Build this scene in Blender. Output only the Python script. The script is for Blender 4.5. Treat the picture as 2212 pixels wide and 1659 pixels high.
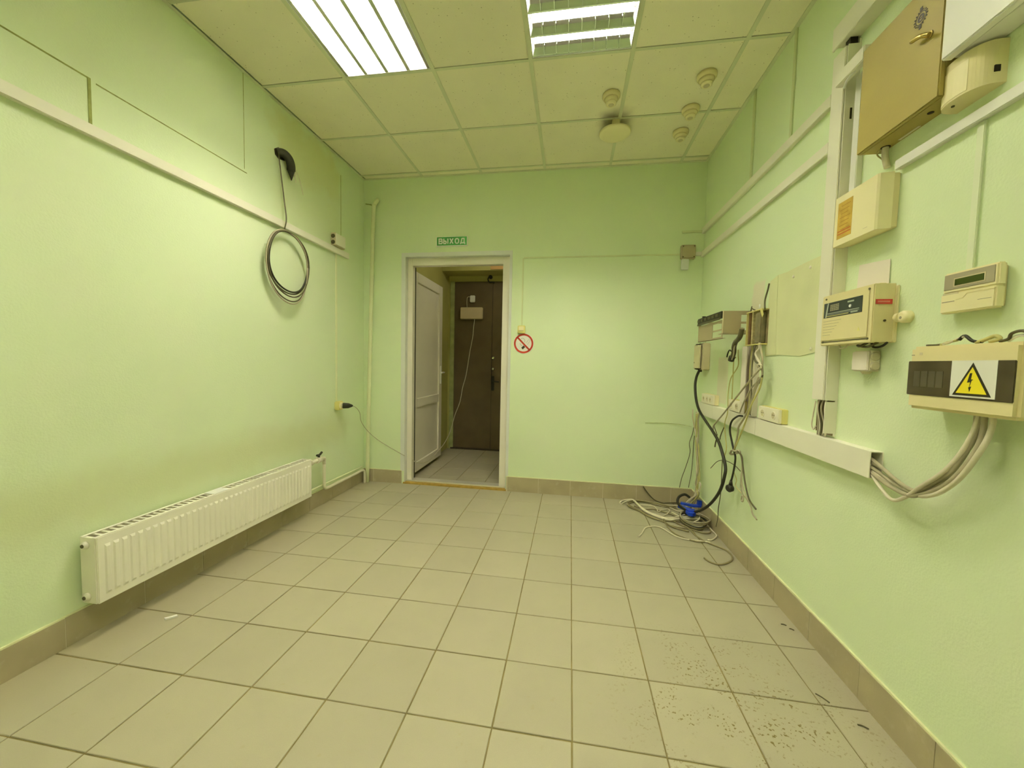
import bpy, bmesh, math, random
from mathutils import Vector, Matrix

random.seed(7)
for o in list(bpy.data.objects):
    bpy.data.objects.remove(o, do_unlink=True)
SC = bpy.context.scene
COL = SC.collection

# ------------------------------------------------------------------ camera
F_PX = 818.0
YAW, PITCH, ROLL, CAM_H = 0.1521, -0.0540, -0.0216, 1.2581
cam = bpy.data.cameras.new('camera')
cam.sensor_fit = 'HORIZONTAL'
cam.sensor_width = 36.0
cam.lens = 36.0 * F_PX / 2212.0
cam.clip_start = 0.02
camo = bpy.data.objects.new('camera', cam)
COL.objects.link(camo)
_R = (Matrix.Rotation(YAW, 3, 'Z') @ Matrix.Rotation(PITCH, 3, 'X') @ Matrix.Rotation(ROLL, 3, 'Y'))
_rt, _fw, _up = _R.col[0], _R.col[1], _R.col[2]
_M = Matrix((( _rt.x, _up.x, -_fw.x, 0.0), (_rt.y, _up.y, -_fw.y, 0.0),
             (_rt.z, _up.z, -_fw.z, CAM_H), (0, 0, 0, 1)))
camo.matrix_world = _M
SC.camera = camo

# ------------------------------------------------------------------ world, exposure
w = bpy.data.worlds.new('world')
SC.world = w
w.use_nodes = True
w.node_tree.nodes['Background'].inputs[0].default_value = (0.9, 0.85, 0.55, 1)
w.node_tree.nodes['Background'].inputs[1].default_value = 0.02
SC.view_settings.view_transform = 'Standard'
SC.view_settings.look = 'None'
SC.view_settings.gamma = 1.0
SC.view_settings.use_curve_mapping = False
SC.view_settings.exposure = 1.09
SC.cycles.max_bounces = 10
SC.cycles.diffuse_bounces = 8
SC.cycles.glossy_bounces = 4
SC.cycles.transmission_bounces = 2

LAMP_COL = (1.0, 0.92, 0.75)
LAMP_STR = 70.0

# ------------------------------------------------------------------ room numbers (metres)
XL, XR, D, H = -2.1104, 1.1392, 3.6376, 3.0664
YB = -1.60            # wall behind the camera
TW = 0.15             # thickness of the door wall
DX0, DX1, DZ = -1.662, -0.600, 2.300    # door opening
CX0, CX1, CY1, CZ = -1.76, -0.42, 5.30, 2.78  # corridor

# ------------------------------------------------------------------ materials
MATS = {}
def nodes(m):
    m.use_nodes = True
    return m.node_tree.nodes, m.node_tree.links
def mix_rgb(nt, fac, a, b, blend='MIX'):
    n = nt.nodes.new('ShaderNodeMix'); n.data_type = 'RGBA'; n.blend_type = blend
    n.clamp_factor = True
    def put(sock, v):
        if hasattr(v, 'links') or hasattr(v, 'is_linked'):
            nt.links.new(v, sock)
        elif isinstance(v, (int, float)):
            sock.default_value = v
        else:
            sock.default_value = (v[0], v[1], v[2], 1)
    put(n.inputs[0], fac); put(n.inputs[6], a); put(n.inputs[7], b)
    return n.outputs[2]
def mth(nt, op, a, b=None, clamp=False):
    n = nt.nodes.new('ShaderNodeMath'); n.operation = op; n.use_clamp = clamp
    for i, v in enumerate((a, b)):
        if v is None: continue
        if isinstance(v, (int, float)): n.inputs[i].default_value = v
        else: nt.links.new(v, n.inputs[i])
    return n.outputs[0]
def noise(nt, scale, detail=2.0, vec=None, rough=0.5, dist=0.0):
    n = nt.nodes.new('ShaderNodeTexNoise')
    n.inputs['Scale'].default_value = scale
    n.inputs['Detail'].default_value = detail
    n.inputs['Roughness'].default_value = rough
    n.inputs['Distortion'].default_value = dist
    if vec is not None: nt.links.new(vec, n.inputs['Vector'])
    return n.outputs['Fac']
def ramp(nt, val, lo, hi):
    n = nt.nodes.new('ShaderNodeMapRange')
    n.interpolation_type = 'SMOOTHSTEP'
    n.inputs[1].default_value = lo; n.inputs[2].default_value = hi
    nt.links.new(val, n.inputs[0])
    return n.outputs[0]
def position(nt):
    return nt.nodes.new('ShaderNodeNewGeometry').outputs['Position']
def sep(nt, v):
    n = nt.nodes.new('ShaderNodeSeparateXYZ'); nt.links.new(v, n.inputs[0])
    return n.outputs
def bump(nt, hgt, strength, dist=0.01):
    n = nt.nodes.new('ShaderNodeBump')
    n.inputs['Strength'].default_value = strength
    n.inputs['Distance'].default_value = dist
    nt.links.new(hgt, n.inputs['Height'])
    return n.outputs['Normal']
def M(name, col, rough=0.5, var=0.06, scale=9.0, bmp=0.0, bscale=150.0, metal=0.0, spec=0.35, dirt=None, dirt_amt=0.0):
    if name in MATS: return MATS[name]
    m = bpy.data.materials.new(name); nodes(m); nt = m.node_tree
    p = nt.nodes['Principled BSDF']
    pos = position(nt)
    n1 = noise(nt, scale, 1.0, pos)
    dk = tuple(c * (1 - var * 1.6) for c in col)
    lt = tuple(min(1, c * (1 + var)) for c in col)
    c = mix_rgb(nt, n1, dk, lt)
    if dirt:
        nd = ramp(nt, noise(nt, scale * 2.3, 3.0, pos, 0.65), 0.55, 0.75)
        c = mix_rgb(nt, mth(nt, 'MULTIPLY', nd, dirt_amt), c, dirt)
    nt.links.new(c, p.inputs['Base Color'])
    p.inputs['Roughness'].default_value = rough
    p.inputs['Metallic'].default_value = metal
    p.inputs['Specular IOR Level'].default_value = spec
    if bmp > 0:
        nt.links.new(bump(nt, noise(nt, bscale, 1.0, pos), bmp, 0.004), p.inputs['Normal'])
    MATS[name] = m
    return m

def box_mask(nt, pos, a0, a1, z0, z1, soft=0.03, axis=1, warp=0.03, wscale=7.0):
    s = sep(nt, pos)
    wv = mth(nt, 'MULTIPLY', mth(nt, 'SUBTRACT', noise(nt, wscale, 2.0, pos), 0.5), warp * 4)
    u = mth(nt, 'ADD', s[axis], wv); v = mth(nt, 'ADD', s[2], wv)
    a = mth(nt, 'MULTIPLY', ramp(nt, u, a0 - soft, a0 + soft), mth(nt, 'SUBTRACT', 1.0, ramp(nt, u, a1 - soft, a1 + soft)))
    b = mth(nt, 'MULTIPLY', ramp(nt, v, z0 - soft, z0 + soft), mth(nt, 'SUBTRACT', 1.0, ramp(nt, v, z1 - soft, z1 + soft)))
    return mth(nt, 'MULTIPLY', a, b)

WALL_G = (0.71, 0.82, 0.555)
def wall_mat(name, patches=()):
    m = bpy.data.materials.new(name); nodes(m); nt = m.node_tree
    p = nt.nodes['Principled BSDF']
    pos = position(nt)
    c = mix_rgb(nt, ramp(nt, noise(nt, 1.3, 1.0, pos), 0.3, 0.7), tuple(v * 0.965 for v in WALL_G), WALL_G)
    c = mix_rgb(nt, mth(nt, 'MULTIPLY', ramp(nt, noise(nt, 3.1, 2.0, pos), 0.45, 0.75), 0.35), c, (0.75, 0.79, 0.58))
    for (a0, a1, z0, z1, soft, axis, warp, col, amt) in patches:
        k = mth(nt, 'MULTIPLY', box_mask(nt, pos, a0, a1, z0, z1, soft, axis, warp), amt)
        c = mix_rgb(nt, k, c, col)
    nt.links.new(c, p.inputs['Base Color'])
    p.inputs['Roughness'].default_value = 0.62
    p.inputs['Specular IOR Level'].default_value = 0.25
    hgt = noise(nt, 130.0, 1.0, pos)
    nt.links.new(bump(nt, hgt, 0.22, 0.004), p.inputs['Normal'])
    MATS[name] = m
    return m

W_LEFT = wall_mat('wall_paint_left', [
    (2.47, 3.22, 2.66, 3.06, 0.09, 1, 0.08, (0.64, 0.64, 0.24), 0.5),
    (2.46, 3.24, 2.26, 2.75, 0.06, 1, 0.03, (0.64, 0.70, 0.40), 0.4),
    (0.6, 3.3, 0.50, 0.74, 0.10, 1, 0.03, (0.55, 0.56, 0.27), 0.42),
])
W_BACK = wall_mat('wall_paint_back')
W_RIGHT = wall_mat('wall_paint_right', [
    (2.98, 3.17, 0.99, 1.34, 0.012, 1, 0.004, (0.74, 0.68, 0.56), 0.7),
    (2.50, 2.66, 1.62, 1.80, 0.02, 1, 0.02, (0.78, 0.70, 0.58), 0.75),
])
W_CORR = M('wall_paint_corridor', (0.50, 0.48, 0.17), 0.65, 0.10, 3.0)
W_REAR = wall_mat('wall_paint_rear')

def tile_mat(name, col, ceiling=False):
    m = bpy.data.materials.new(name); nodes(m); nt = m.node_tree
    p = nt.nodes['Principled BSDF']; pos = position(nt)
    oi = nt.nodes.new('ShaderNodeObjectInfo')
    rnd = oi.outputs['Random']
    c = mix_rgb(nt, rnd, tuple(v * 0.95 for v in col), tuple(min(1, v * 1.04) for v in col))
    c = mix_rgb(nt, mth(nt, 'MULTIPLY', ramp(nt, noise(nt, 5.0, 2.0, pos), 0.4, 0.75), 0.25), c, tuple(v * 0.86 for v in col))
    fine = ramp(nt, noise(nt, 420.0, 0.0, pos), 0.35, 0.7)
    c = mix_rgb(nt, mth(nt, 'MULTIPLY', fine, 0.12), c, tuple(v * 0.7 for v in col))
    if ceiling:
        vor = nt.nodes.new('ShaderNodeTexVoronoi'); vor.inputs['Scale'].default_value = 42.0
        nt.links.new(pos, vor.inputs['Vector'])
        sp = mth(nt, 'SUBTRACT', 1.0, ramp(nt, vor.outputs['Distance'], 0.06, 0.16))
        sp = mth(nt, 'MULTIPLY', sp, ramp(nt, noise(nt, 30.0, 2.0, pos), 0.47, 0.55))
        c = mix_rgb(nt, mth(nt, 'MULTIPLY', sp, 0.75), c, (0.30, 0.27, 0.13))
        # soot mark round the hanging disc's mount
        vd = nt.nodes.new('ShaderNodeVectorMath'); vd.operation = 'DISTANCE'
        nt.links.new(pos, vd.inputs[0]); vd.inputs[1].default_value = (0.275, 2.965, H)
        dn = mth(nt, 'ADD', vd.outputs['Value'], mth(nt, 'MULTIPLY', mth(nt, 'SUBTRACT', noise(nt, 9.0, 1.0, pos), 0.5), 0.10))
        sm = mth(nt, 'SUBTRACT', 1.0, ramp(nt, dn, 0.02, 0.17))
        c = mix_rgb(nt, mth(nt, 'MULTIPLY', sm, 0.75), c, (0.10, 0.085, 0.03))
        p.inputs['Roughness'].default_value = 0.9
    else:
        s = sep(nt, pos)
        # dried splashes and scuffs in front of the right wall
        vd = nt.nodes.new('ShaderNodeVectorMath'); vd.operation = 'DISTANCE'
        nt.links.new(pos, vd.inputs[0]); vd.inputs[1].default_value = (0.66, 1.45, 0.0)
        area = mth(nt, 'SUBTRACT', 1.0, ramp(nt, vd.outputs['Value'], 0.16, 0.58))
        sp = ramp(nt, noise(nt, 85.0, 1.0, pos, 0.6, 0.3), 0.60, 0.66)
        cl = ramp(nt, noise(nt, 9.0, 1.0, pos), 0.42, 0.60)
        k = mth(nt, 'MULTIPLY', mth(nt, 'MULTIPLY', sp, cl), area)
        c = mix_rgb(nt, mth(nt, 'MULTIPLY', k, 0.95), c, (0.17, 0.135, 0.03))
        # general grime, heavier along the left wall under the radiator
        lf = mth(nt, 'SUBTRACT', 1.0, ramp(nt, mth(nt, 'ADD', s[0], mth(nt, 'MULTIPLY', noise(nt, 4.0, 1.0, pos), 0.15)), XL + 0.02, XL + 0.34))
        c = mix_rgb(nt, mth(nt, 'MULTIPLY', lf, 0.40), c, (0.33, 0.29, 0.13))
        sc = ramp(nt, noise(nt, 23.0, 2.0, pos, 0.7), 0.64, 0.74)
        c = mix_rgb(nt, mth(nt, 'MULTIPLY', sc, 0.25), c, (0.35, 0.31, 0.16))
        p.inputs['Roughness'].default_value = 0.42
        p.inputs['Specular IOR Level'].default_value = 0.35
    nt.links.new(c, p.inputs['Base Color'])
    MATS[name] = m
    return m

FLOOR_T = tile_mat('floor_tile_ceramic', (0.405, 0.378, 0.262))
CEIL_T = tile_mat('ceiling_tile_fibre', (0.90, 0.855, 0.67), True)
GROUT = M('grout_dark', (0.24, 0.20, 0.075), 0.9, 0.35, 14.0, 0.3, 90.0)
SKIRT = M('skirting_tile_ceramic', (0.42, 0.365, 0.225), 0.5, 0.12, 6.0, 0.05, dirt=(0.60, 0.56, 0.42), dirt_amt=0.25)
SKJ = M('skirting_joint', (0.60, 0.56, 0.40), 0.9, 0.1)
PUTTY = M('putty_bead', (0.72, 0.74, 0.45), 0.8, 0.1)
TBAR = M('ceiling_bar_paint', (0.69, 0.71, 0.52), 0.5, 0.05)
WHITE = M('white_plastic', (0.80, 0.74, 0.66), 0.42, 0.03, 5.0)
WHITE2 = M('white_plastic_clean', (0.82, 0.82, 0.78), 0.40, 0.03, 5.0)
DUCT = M('duct_plastic', (0.82, 0.80, 0.68), 0.45, 0.04, 5.0)
DUCTG = M('duct_painted_over', (0.64, 0.70, 0.42), 0.55, 0.06, 6.0)
PVC = M('door_pvc', (0.80, 0.76, 0.66), 0.35, 0.03, 4.0)
CASING = M('door_casing_plastic', (0.72, 0.74, 0.70), 0.4, 0.05, 4.0)
CREAM = M('cream_plastic', (0.86, 0.79, 0.50), 0.45, 0.04, 6.0)
SOCKW = M('socket_white', (0.85, 0.81, 0.66), 0.4, 0.03)
CREAMD = M('aged_cream_plastic', (0.75, 0.67, 0.38), 0.45, 0.05, 8.0)
BEIGE = M('beige_plastic', (0.62, 0.55, 0.36), 0.5, 0.06, 10.0)
YELLOWED = M('yellowed_plastic', (0.76, 0.70, 0.26), 0.45, 0.06, 8.0)
BROWNM = M('ochre_painted_metal', (0.365, 0.300, 0.080), 0.5, 0.05, 6.0, 0.06, 60.0)
RAD = M('radiator_enamel', (0.88, 0.85, 0.74), 0.33, 0.03, 5.0)
PIPE = M('pipe_paint', (0.74, 0.78, 0.50), 0.45, 0.05, 10.0)
PIPEW = M('pipe_paint_pale', (0.78, 0.74, 0.58), 0.4, 0.06, 12.0)
BLACK = M('black_rubber', (0.030, 0.030, 0.016), 0.55, 0.2, 20.0)
DARKHOLE = M('dark_cavity', (0.035, 0.028, 0.012), 0.9, 0.2, 20.0)
GREYC = M('grey_cable', (0.40, 0.36, 0.24), 0.5, 0.12, 25.0)
GREYP = M('pale_cable', (0.66, 0.61, 0.46), 0.5, 0.10, 25.0)
DKGREY = M('dark_grey_cable', (0.11, 0.10, 0.047), 0.55, 0.2, 25.0)
OLIVE = M('yellow_cable', (0.52, 0.49, 0.19), 0.5, 0.1, 25.0)
HEAPD = M('heap_cable_dark', (0.27, 0.235, 0.115), 0.5, 0.15, 25.0)
HEAPP = M('heap_cable_pale', (0.72, 0.67, 0.50), 0.45, 0.10, 25.0)
SEAM = M('wall_seam_dark', (0.31, 0.35, 0.10), 0.9, 0.3, 40.0)
SEAMF = M('wall_seam_faint', (0.40, 0.46, 0.17), 0.9, 0.3, 40.0)
DOORBR = M('brown_metal_door', (0.135, 0.100, 0.045), 0.6, 0.18, 5.0, 0.25, 200.0)
DOORBD = M('brown_metal_door_dark', (0.05, 0.036, 0.016), 0.6, 0.1)
PAPER = M('paper_sheet', (0.80, 0.74, 0.66), 0.8, 0.03)
SIGNG = M('sign_green', (0.045, 0.30, 0.05), 0.4, 0.05)
SIGNW = M('sign_white', (0.82, 0.82, 0.76), 0.45, 0.03)
SIGNR = M('sign_red', (0.50, 0.045, 0.02), 0.45, 0.1, 30.0)
SIGNY = M('sign_yellow', (0.90, 0.76, 0.03), 0.45, 0.03)
SIGNK = M('sign_black', (0.035, 0.03, 0.012), 0.5, 0.1)
STEEL = M('steel', (0.62, 0.58, 0.45), 0.3, 0.1, 30.0, metal=0.9)
BRASS = M('brass', (0.55, 0.43, 0.14), 0.3, 0.1, 30.0, metal=0.8)
SCREEN = M('dark_display', (0.028, 0.038, 0.036), 0.3, 0.1)
LCD = M('lcd_glass', (0.045, 0.070, 0.012), 0.2, 0.05)
BEZEL = M('grey_bezel', (0.36, 0.325, 0.22), 0.5, 0.08)
PALEM = M('pale_marking', (0.42, 0.46, 0.40), 0.5, 0.1)
ORANGE = M('orange_label_paper', (0.55, 0.37, 0.06), 0.7, 0.22, 40.0)
REDL = M('red_label', (0.50, 0.04, 0.03), 0.5, 0.1)
SMOKY = M('smoky_window', (0.075, 0.062, 0.03), 0.18, 0.25, 18.0, spec=0.5)
BREAKER = M('breaker_grey', (0.082, 0.070, 0.036), 0.5, 0.1)
BLUE = M('blue_plastic', (0.015, 0.06, 0.55), 0.35, 0.06)
WOOD = M('threshold_wood', (0.42, 0.28, 0.055), 0.7, 0.25, 30.0)
ALU = M('threshold_metal', (0.72, 0.70, 0.60), 0.4, 0.05, metal=0.5)
PATCH = M('bare_plaster_patch', (0.74, 0.76, 0.47), 0.8, 0.10, 5.0, 0.2, 60.0)
OPENBOX = M('wall_box_inside', (0.26, 0.215, 0.10), 0.8, 0.35, 30.0)
REFL = M('lamp_reflector', (0.86, 0.86, 0.82), 0.25, 0.02, 4.0)
POLISH = M('lamp_polished_reflector', (0.72, 0.74, 0.74), 0.06, 0.02, 4.0, metal=1.0)
MIRR = M('lamp_mirror_reflector', (0.62, 0.62, 0.58), 0.22, 0.05, 6.0, metal=0.9)
TANSIGN = M('tan_sign', (0.60, 0.36, 0.13), 0.6, 0.05)
CORFLOOR = FLOOR_T

def emis(name, col, s):
    m = bpy.data.materials.new(name); nodes(m); nt = m.node_tree
    for n in list(nt.nodes): nt.nodes.remove(n)
    e = nt.nodes.new('ShaderNodeEmission'); o = nt.nodes.new('ShaderNodeOutputMaterial')
    e.inputs[0].default_value = (*col, 1); e.inputs[1].default_value = s
    nt.links.new(e.outputs[0], o.inputs[0])
    MATS[name] = m
    return m
TUBE_ON = emis('fluorescent_tube_light', LAMP_COL, LAMP_STR)
TUBE_DIM = emis('added_rear_tube_light', LAMP_COL, LAMP_STR * 0.56)  # weaker tubes for the added rear lamps

# ------------------------------------------------------------------ geometry helper
class G:
    def __init__(s): s.bm = bmesh.new()
    def _merge(s, b, smooth=False):
        me = bpy.data.meshes.new('tmp'); b.to_mesh(me); b.free()
        n0 = len(s.bm.faces)
        s.bm.from_mesh(me); bpy.data.meshes.remove(me)
        if smooth:
            s.bm.faces.ensure_lookup_table()
            for f in s.bm.faces[n0:]: f.smooth = True
        return s
    def box(s, x0, x1, y0, y1, z0, z1, bev=0.0, seg=2):
        b = bmesh.new()
        x0, x1 = min(x0, x1), max(x0, x1); y0, y1 = min(y0, y1), max(y0, y1); z0, z1 = min(z0, z1), max(z0, z1)
        vs = [b.verts.new((x, y, z)) for x in (x0, x1) for y in (y0, y1) for z in (z0, z1)]
        for q in ((0, 1, 3, 2), (4, 6, 7, 5), (0, 4, 5, 1), (2, 3, 7, 6), (0, 2, 6, 4), (1, 5, 7, 3)):
            b.faces.new([vs[i] for i in q])
        if bev > 0:
            bmesh.ops.bevel(b, geom=list(b.edges), offset=bev, segments=seg, affect='EDGES', clamp_overlap=True)
        return s._merge(b)
    def prism(s, axis, poly, a, c):
        b = bmesh.new()
        def p3(u, v, t):
            return {'x': (t, u, v), 'y': (u, t, v), 'z': (u, v, t)}[axis]
        A = [b.verts.new(p3(u, v, a)) for u, v in poly]
        C = [b.verts.new(p3(u, v, c)) for u, v in poly]
        n = len(poly)
        b.faces.new(A); b.faces.new(C[::-1])
        for i in range(n):
            b.faces.new((A[i], C[i], C[(i + 1) % n], A[(i + 1) % n]))
        bmesh.ops.recalc_face_normals(b, faces=list(b.faces))
        return s._merge(b)
    def cyl(s, p0, p1, r0, r1=None, seg=16, smooth=True):
        r1 = r0 if r1 is None else r1
        return s.lathe(p0, p1, [(0, r0), (1, r1)], seg, smooth)
    def lathe(s, p0, p1, prof, seg=20, smooth=True, caps=True):
        """prof: (t along p0->p1, radius)"""
        p0 = Vector(p0); p1 = Vector(p1); ax = (p1 - p0); L = ax.length; ax.normalize()
        u = ax.orthogonal().normalized(); v = ax.cross(u)
        b = bmesh.new(); rings = []
        for t, r in prof:
            rings.append([b.verts.new(p0 + ax * (L * t) + (u * math.cos(2 * math.pi * i / seg) + v * math.sin(2 * math.pi * i / seg)) * max(r, 1e-4)) for i in range(seg)])
        for A, B in zip(rings, rings[1:]):
            for i in range(seg):
                f = b.faces.new((A[i], A[(i + 1) % seg], B[(i + 1) % seg], B[i])); f.smooth = smooth
        if caps:
            b.faces.new(rings[0][::-1]); b.faces.new(rings[-1])
        bmesh.ops.recalc_face_normals(b, faces=list(b.faces))
        me = bpy.data.meshes.new('tmp'); b.to_mesh(me); b.free()
        s.bm.from_mesh(me); bpy.data.meshes.remove(me)
        return s
    def tube(s, pts, r, seg=8, sub=5, smooth_path=True):
        P = [Vector(p) for p in pts]
        if smooth_path and len(P) > 2:
            Q = []
            for i in range(len(P) - 1):
                a = P[i - 1] if i > 0 else P[i] * 2 - P[i + 1]
                b_, c = P[i], P[i + 1]
                d = P[i + 2] if i + 2 < len(P) else P[i + 1] * 2 - P[i]
                for k in range(sub):
                    t = k / sub
                    Q.append(0.5 * ((2 * b_) + (c - a) * t + (2 * a - 5 * b_ + 4 * c - d) * t * t + (3 * b_ - a - 3 * c + d) * t ** 3))
            Q.append(P[-1]); P = Q
        T = []
        for i in range(len(P)):
            a = P[max(i - 1, 0)]; c = P[min(i + 1, len(P) - 1)]
            t = (c - a)
            T.append(t.normalized() if t.length > 1e-9 else (T[-1] if T else Vector((0, 0, 1))))
        n = T[0].orthogonal().normalized()
        b = bmesh.new(); rings = []
        for i, p in enumerate(P):
            n = (n - T[i] * n.dot(T[i]))
            n = n.normalized() if n.length > 1e-6 else T[i].orthogonal().normalized()
            bt = T[i].cross(n)
            rings.append([b.verts.new(p + (n * math.cos(2 * math.pi * k / seg) + bt * math.sin(2 * math.pi * k / seg)) * r) for k in range(seg)])
        for A, B in zip(rings, rings[1:]):
            for k in range(seg):
                f = b.faces.new((A[k], A[(k + 1) % seg], B[(k + 1) % seg], B[k])); f.smooth = True
        b.faces.new(rings[0][::-1]); b.faces.new(rings[-1])
        me = bpy.data.meshes.new('tmp'); b.to_mesh(me); b.free()
        s.bm.from_mesh(me); bpy.data.meshes.remove(me)
        return s
    def bounds(s):
        vs = s.bm.verts
        xs = [v.co.x for v in vs]; ys = [v.co.y for v in vs]; zs = [v.co.z for v in vs]
        return min(xs), max(xs), min(ys), max(ys), min(zs), max(zs)

ORIG = {}
def mesh_obj(name, g, mat, org):
    me = bpy.data.meshes.new(name)
    bmesh.ops.translate(g.bm, verts=list(g.bm.verts), vec=-Vector(org))
    g.bm.to_mesh(me); g.bm.free()
    me.materials.append(mat)
    o = bpy.data.objects.new(name, me)
    COL.objects.link(o)
    return o
def tag(o, label, cat, group=None, kind=None):
    o['label'] = label; o['category'] = cat
    if group: o['group'] = group
    if kind: o['kind'] = kind
def thing(name, label, cat, base, group=None, kind=None):
    o = bpy.data.objects.new(name, None); COL.objects.link(o)
    o.empty_display_size = 0.05
    o.location = base; ORIG[o.name] = Vector(base)
    tag(o, label, cat, group, kind)
    return o
def part(name, g, mat, parent, label=None):
    org = ORIG[parent.name]
    o = mesh_obj(name, g, mat, org)
    o.parent = parent
    ORIG[o.name] = org
    if label: o['label'] = label
    return o
def solo(name, g, mat, label, cat, group=None, kind=None):
    b = g.bounds()
    org = Vector(((b[0] + b[1]) / 2, (b[2] + b[3]) / 2, b[4]))
    o = mesh_obj(name, g, mat, org); o.location = org
    ORIG[o.name] = org
    tag(o, label, cat, group, kind)
    return o
def piece(name, me, loc, parent, mat=None):
    """a repeated piece that shares its mesh; loc in world coordinates"""
    o = bpy.data.objects.new(name, me); COL.objects.link(o)
    o.parent = parent; o.location = Vector(loc) - ORIG[parent.name]
    return o
def tile_mesh(name, sx, sy, sz, mat, ch=0.0016, flip=False):
    """tile centred in x,y; top face at z=0 (or bottom face at z=0 when flip)"""
    b = bmesh.new()
    def ring(hx, hy, z): return [b.verts.new((a * hx, c * hy, z)) for a, c in ((-1, -1), (1, -1), (1, 1), (-1, 1))]
    hx, hy = sx / 2, sy / 2
    sg = -1 if not flip else 1
    r0 = ring(hx, hy, sg * sz); r1 = ring(hx, hy, sg * ch); r2 = ring(hx - ch, hy - ch, 0)
    for A, B in ((r0, r1), (r1, r2)):
        for i in range(4): b.faces.new((A[i], A[(i + 1) % 4], B[(i + 1) % 4], B[i]))
    b.faces.new(r2); b.faces.new(r0[::-1])
    bmesh.ops.recalc_face_normals(b, faces=list(b.faces))
    me = bpy.data.meshes.new(name); b.to_mesh(me); b.free(); me.materials.append(mat)
    return me
def rbox(g, y0, y1, z0, z1, d0, d1, bev=0.0):
    """box on the right wall, d = distance from the wall"""
    return g.box(XR - d1, XR - d0, y0, y1, z0, z1, bev)
def lbox(g, y0, y1, z0, z1, d0, d1, bev=0.0):
    return g.box(XL + d0, XL + d1, y0, y1, z0, z1, bev)
def bbox(g, x0, x1, z0, z1, d0, d1, bev=0.0):
    return g.box(x0, x1, D - d1, D - d0, z0, z1, bev)

# ================================================================== SETTING
# ---- floor
floor = solo('floor', G().box(XL - 0.1, XR + 0.1, YB - 0.1, D, -0.12, -0.0035), GROUT,
             'dark grout bed of the beige tiled floor', 'floor', kind='structure')
colx = [XL, -1.786, -1.481, -1.172, -0.859, -0.545, -0.232, 0.042, 0.346, 0.659, 0.971, XR]
rowy = [D, 3.369, 3.056, 2.751, 2.444, 2.139, 1.833, 1.526, 1.222, 0.917, 0.611, 0.306, 0.0, -0.306, -0.611, -0.917, -1.222, YB]
cache = {}
def lay_tiles(parent, xs, ys, z, mat, name='tile', gap=0.0052, skip=None):
    for i in range(len(xs) - 1):
        for j in range(len(ys) - 1):
            x0, x1 = sorted((xs[i], xs[i + 1])); y0, y1 = sorted((ys[j], ys[j + 1]))
            if skip and skip(x0, x1, y0, y1): continue
            sx, sy = round(x1 - x0 - gap, 4), round(y1 - y0 - gap, 4)
            k = (sx, sy, mat.name)
            if k not in cache: cache[k] = tile_mesh('floor_tile', sx, sy, 0.0035, mat)
            o = piece(name, cache[k], ((x0 + x1) / 2 + random.uniform(-.0006, .0006), (y0 + y1) / 2 + random.uniform(-.0006, .0006), z + random.uniform(-.0004, .0004)), parent)
lay_tiles(floor, colx, rowy, 0.0, FLOOR_T)
# ---- corridor floor
cfloor = solo('floor', G().box(CX0 - 0.1, CX1 + 0.1, D, CY1 + 0.05, -0.12, -0.0035), GROUT,
              'dark grout bed of the tiled corridor floor behind the open door', 'floor', kind='structure')
lay_tiles(cfloor, [CX0, -1.481, -1.172, -0.859, -0.545, CX1], [D + 0.03, 3.98, 4.285, 4.59, 4.895, CY1], 0.0, FLOOR_T)

# ---- ceiling: backing slab, T-bar grid, fibre tiles
ceil = solo('ceiling', G().box(XL - 0.1, XR + 0.1, YB - 0.1, D + 0.02, H + 0.14, H + 0.20), M('ceiling_void', (0.35, 0.33, 0.28), 0.9),
            'suspended ceiling of speckled beige fibre tiles on a painted grid', 'ceiling', kind='structure')
cxs = [XL, -2.093, -1.491, -0.897, -0.289, 0.302, 0.910, XR]
cys = [D, 3.555, 2.952, 2.345, 1.745, 1.145, 0.545, -0.055, -0.655, -1.255, YB]
LIGHT_CELLS = ((-1.491, -0.897, 1.745, 2.345), (-0.289, 0.302, 1.745, 2.345), (-1.491, -0.897, -0.055, 0.545), (-0.289, 0.302, -0.055, 0.545))
bw = 0.024
def ceil_cut(x0, x1, y0, y1):
    for a in LIGHT_CELLS:
        if abs(x0 - a[0]) < .01 and abs(y0 - a[2]) < .01: return True
    return False
ccache = {}
for i in range(len(cxs) - 1):
    for j in range(len(cys) - 1):
        x0, x1 = cxs[i], cxs[i + 1]; y0, y1 = cys[j + 1], cys[j]
        if x1 - x0 < 0.03: continue
        if ceil_cut(x0, x1, y0, y1): continue
        sx, sy = round(x1 - x0 - 0.02, 3), round(y1 - y0 - 0.02, 3)
        if (sx, sy) not in ccache: ccache[(sx, sy)] = tile_mesh('ceiling_tile', sx, sy, 0.014, CEIL_T, 0.003, flip=True)
        o = piece('ceiling_tile', ccache[(sx, sy)], ((x0 + x1) / 2, (y0 + y1) / 2, H + 0.003), ceil)
        o.rotation_euler = (random.uniform(-.0015, .0015), random.uniform(-.0015, .0015), 0)
for x in cxs[2:-1]:
    part('ceiling_grid_bar', G().box(x - bw / 2, x + bw / 2, YB, D, H, H + 0.003).box(x - .003, x + .003, YB, D, H + .003, H + .03), TBAR, ceil)
for y in cys[1:-1]:
    xx = cxs[:]
    part('ceiling_grid_bar', G().box(XL, XR, y - bw / 2 + .002, y + bw / 2 - .002, H + 0.0005, H + 0.003).box(XL, XR, y - .003, y + .003, H + .003, H + .03), TBAR, ceil)
part('wall_angle', G().box(XL, XR, D - 0.022, D, H - 0.002, H + 0.002), TBAR, ceil)
part('wall_angle', G().box(XL, XL + 0.022, YB, D - .022, H - 0.002, H + 0.002), TBAR, ceil)
part('wall_angle', G().box(XR - 0.022, XR, YB, D - .022, H - 0.002, H + 0.002), TBAR, ceil)

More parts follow.
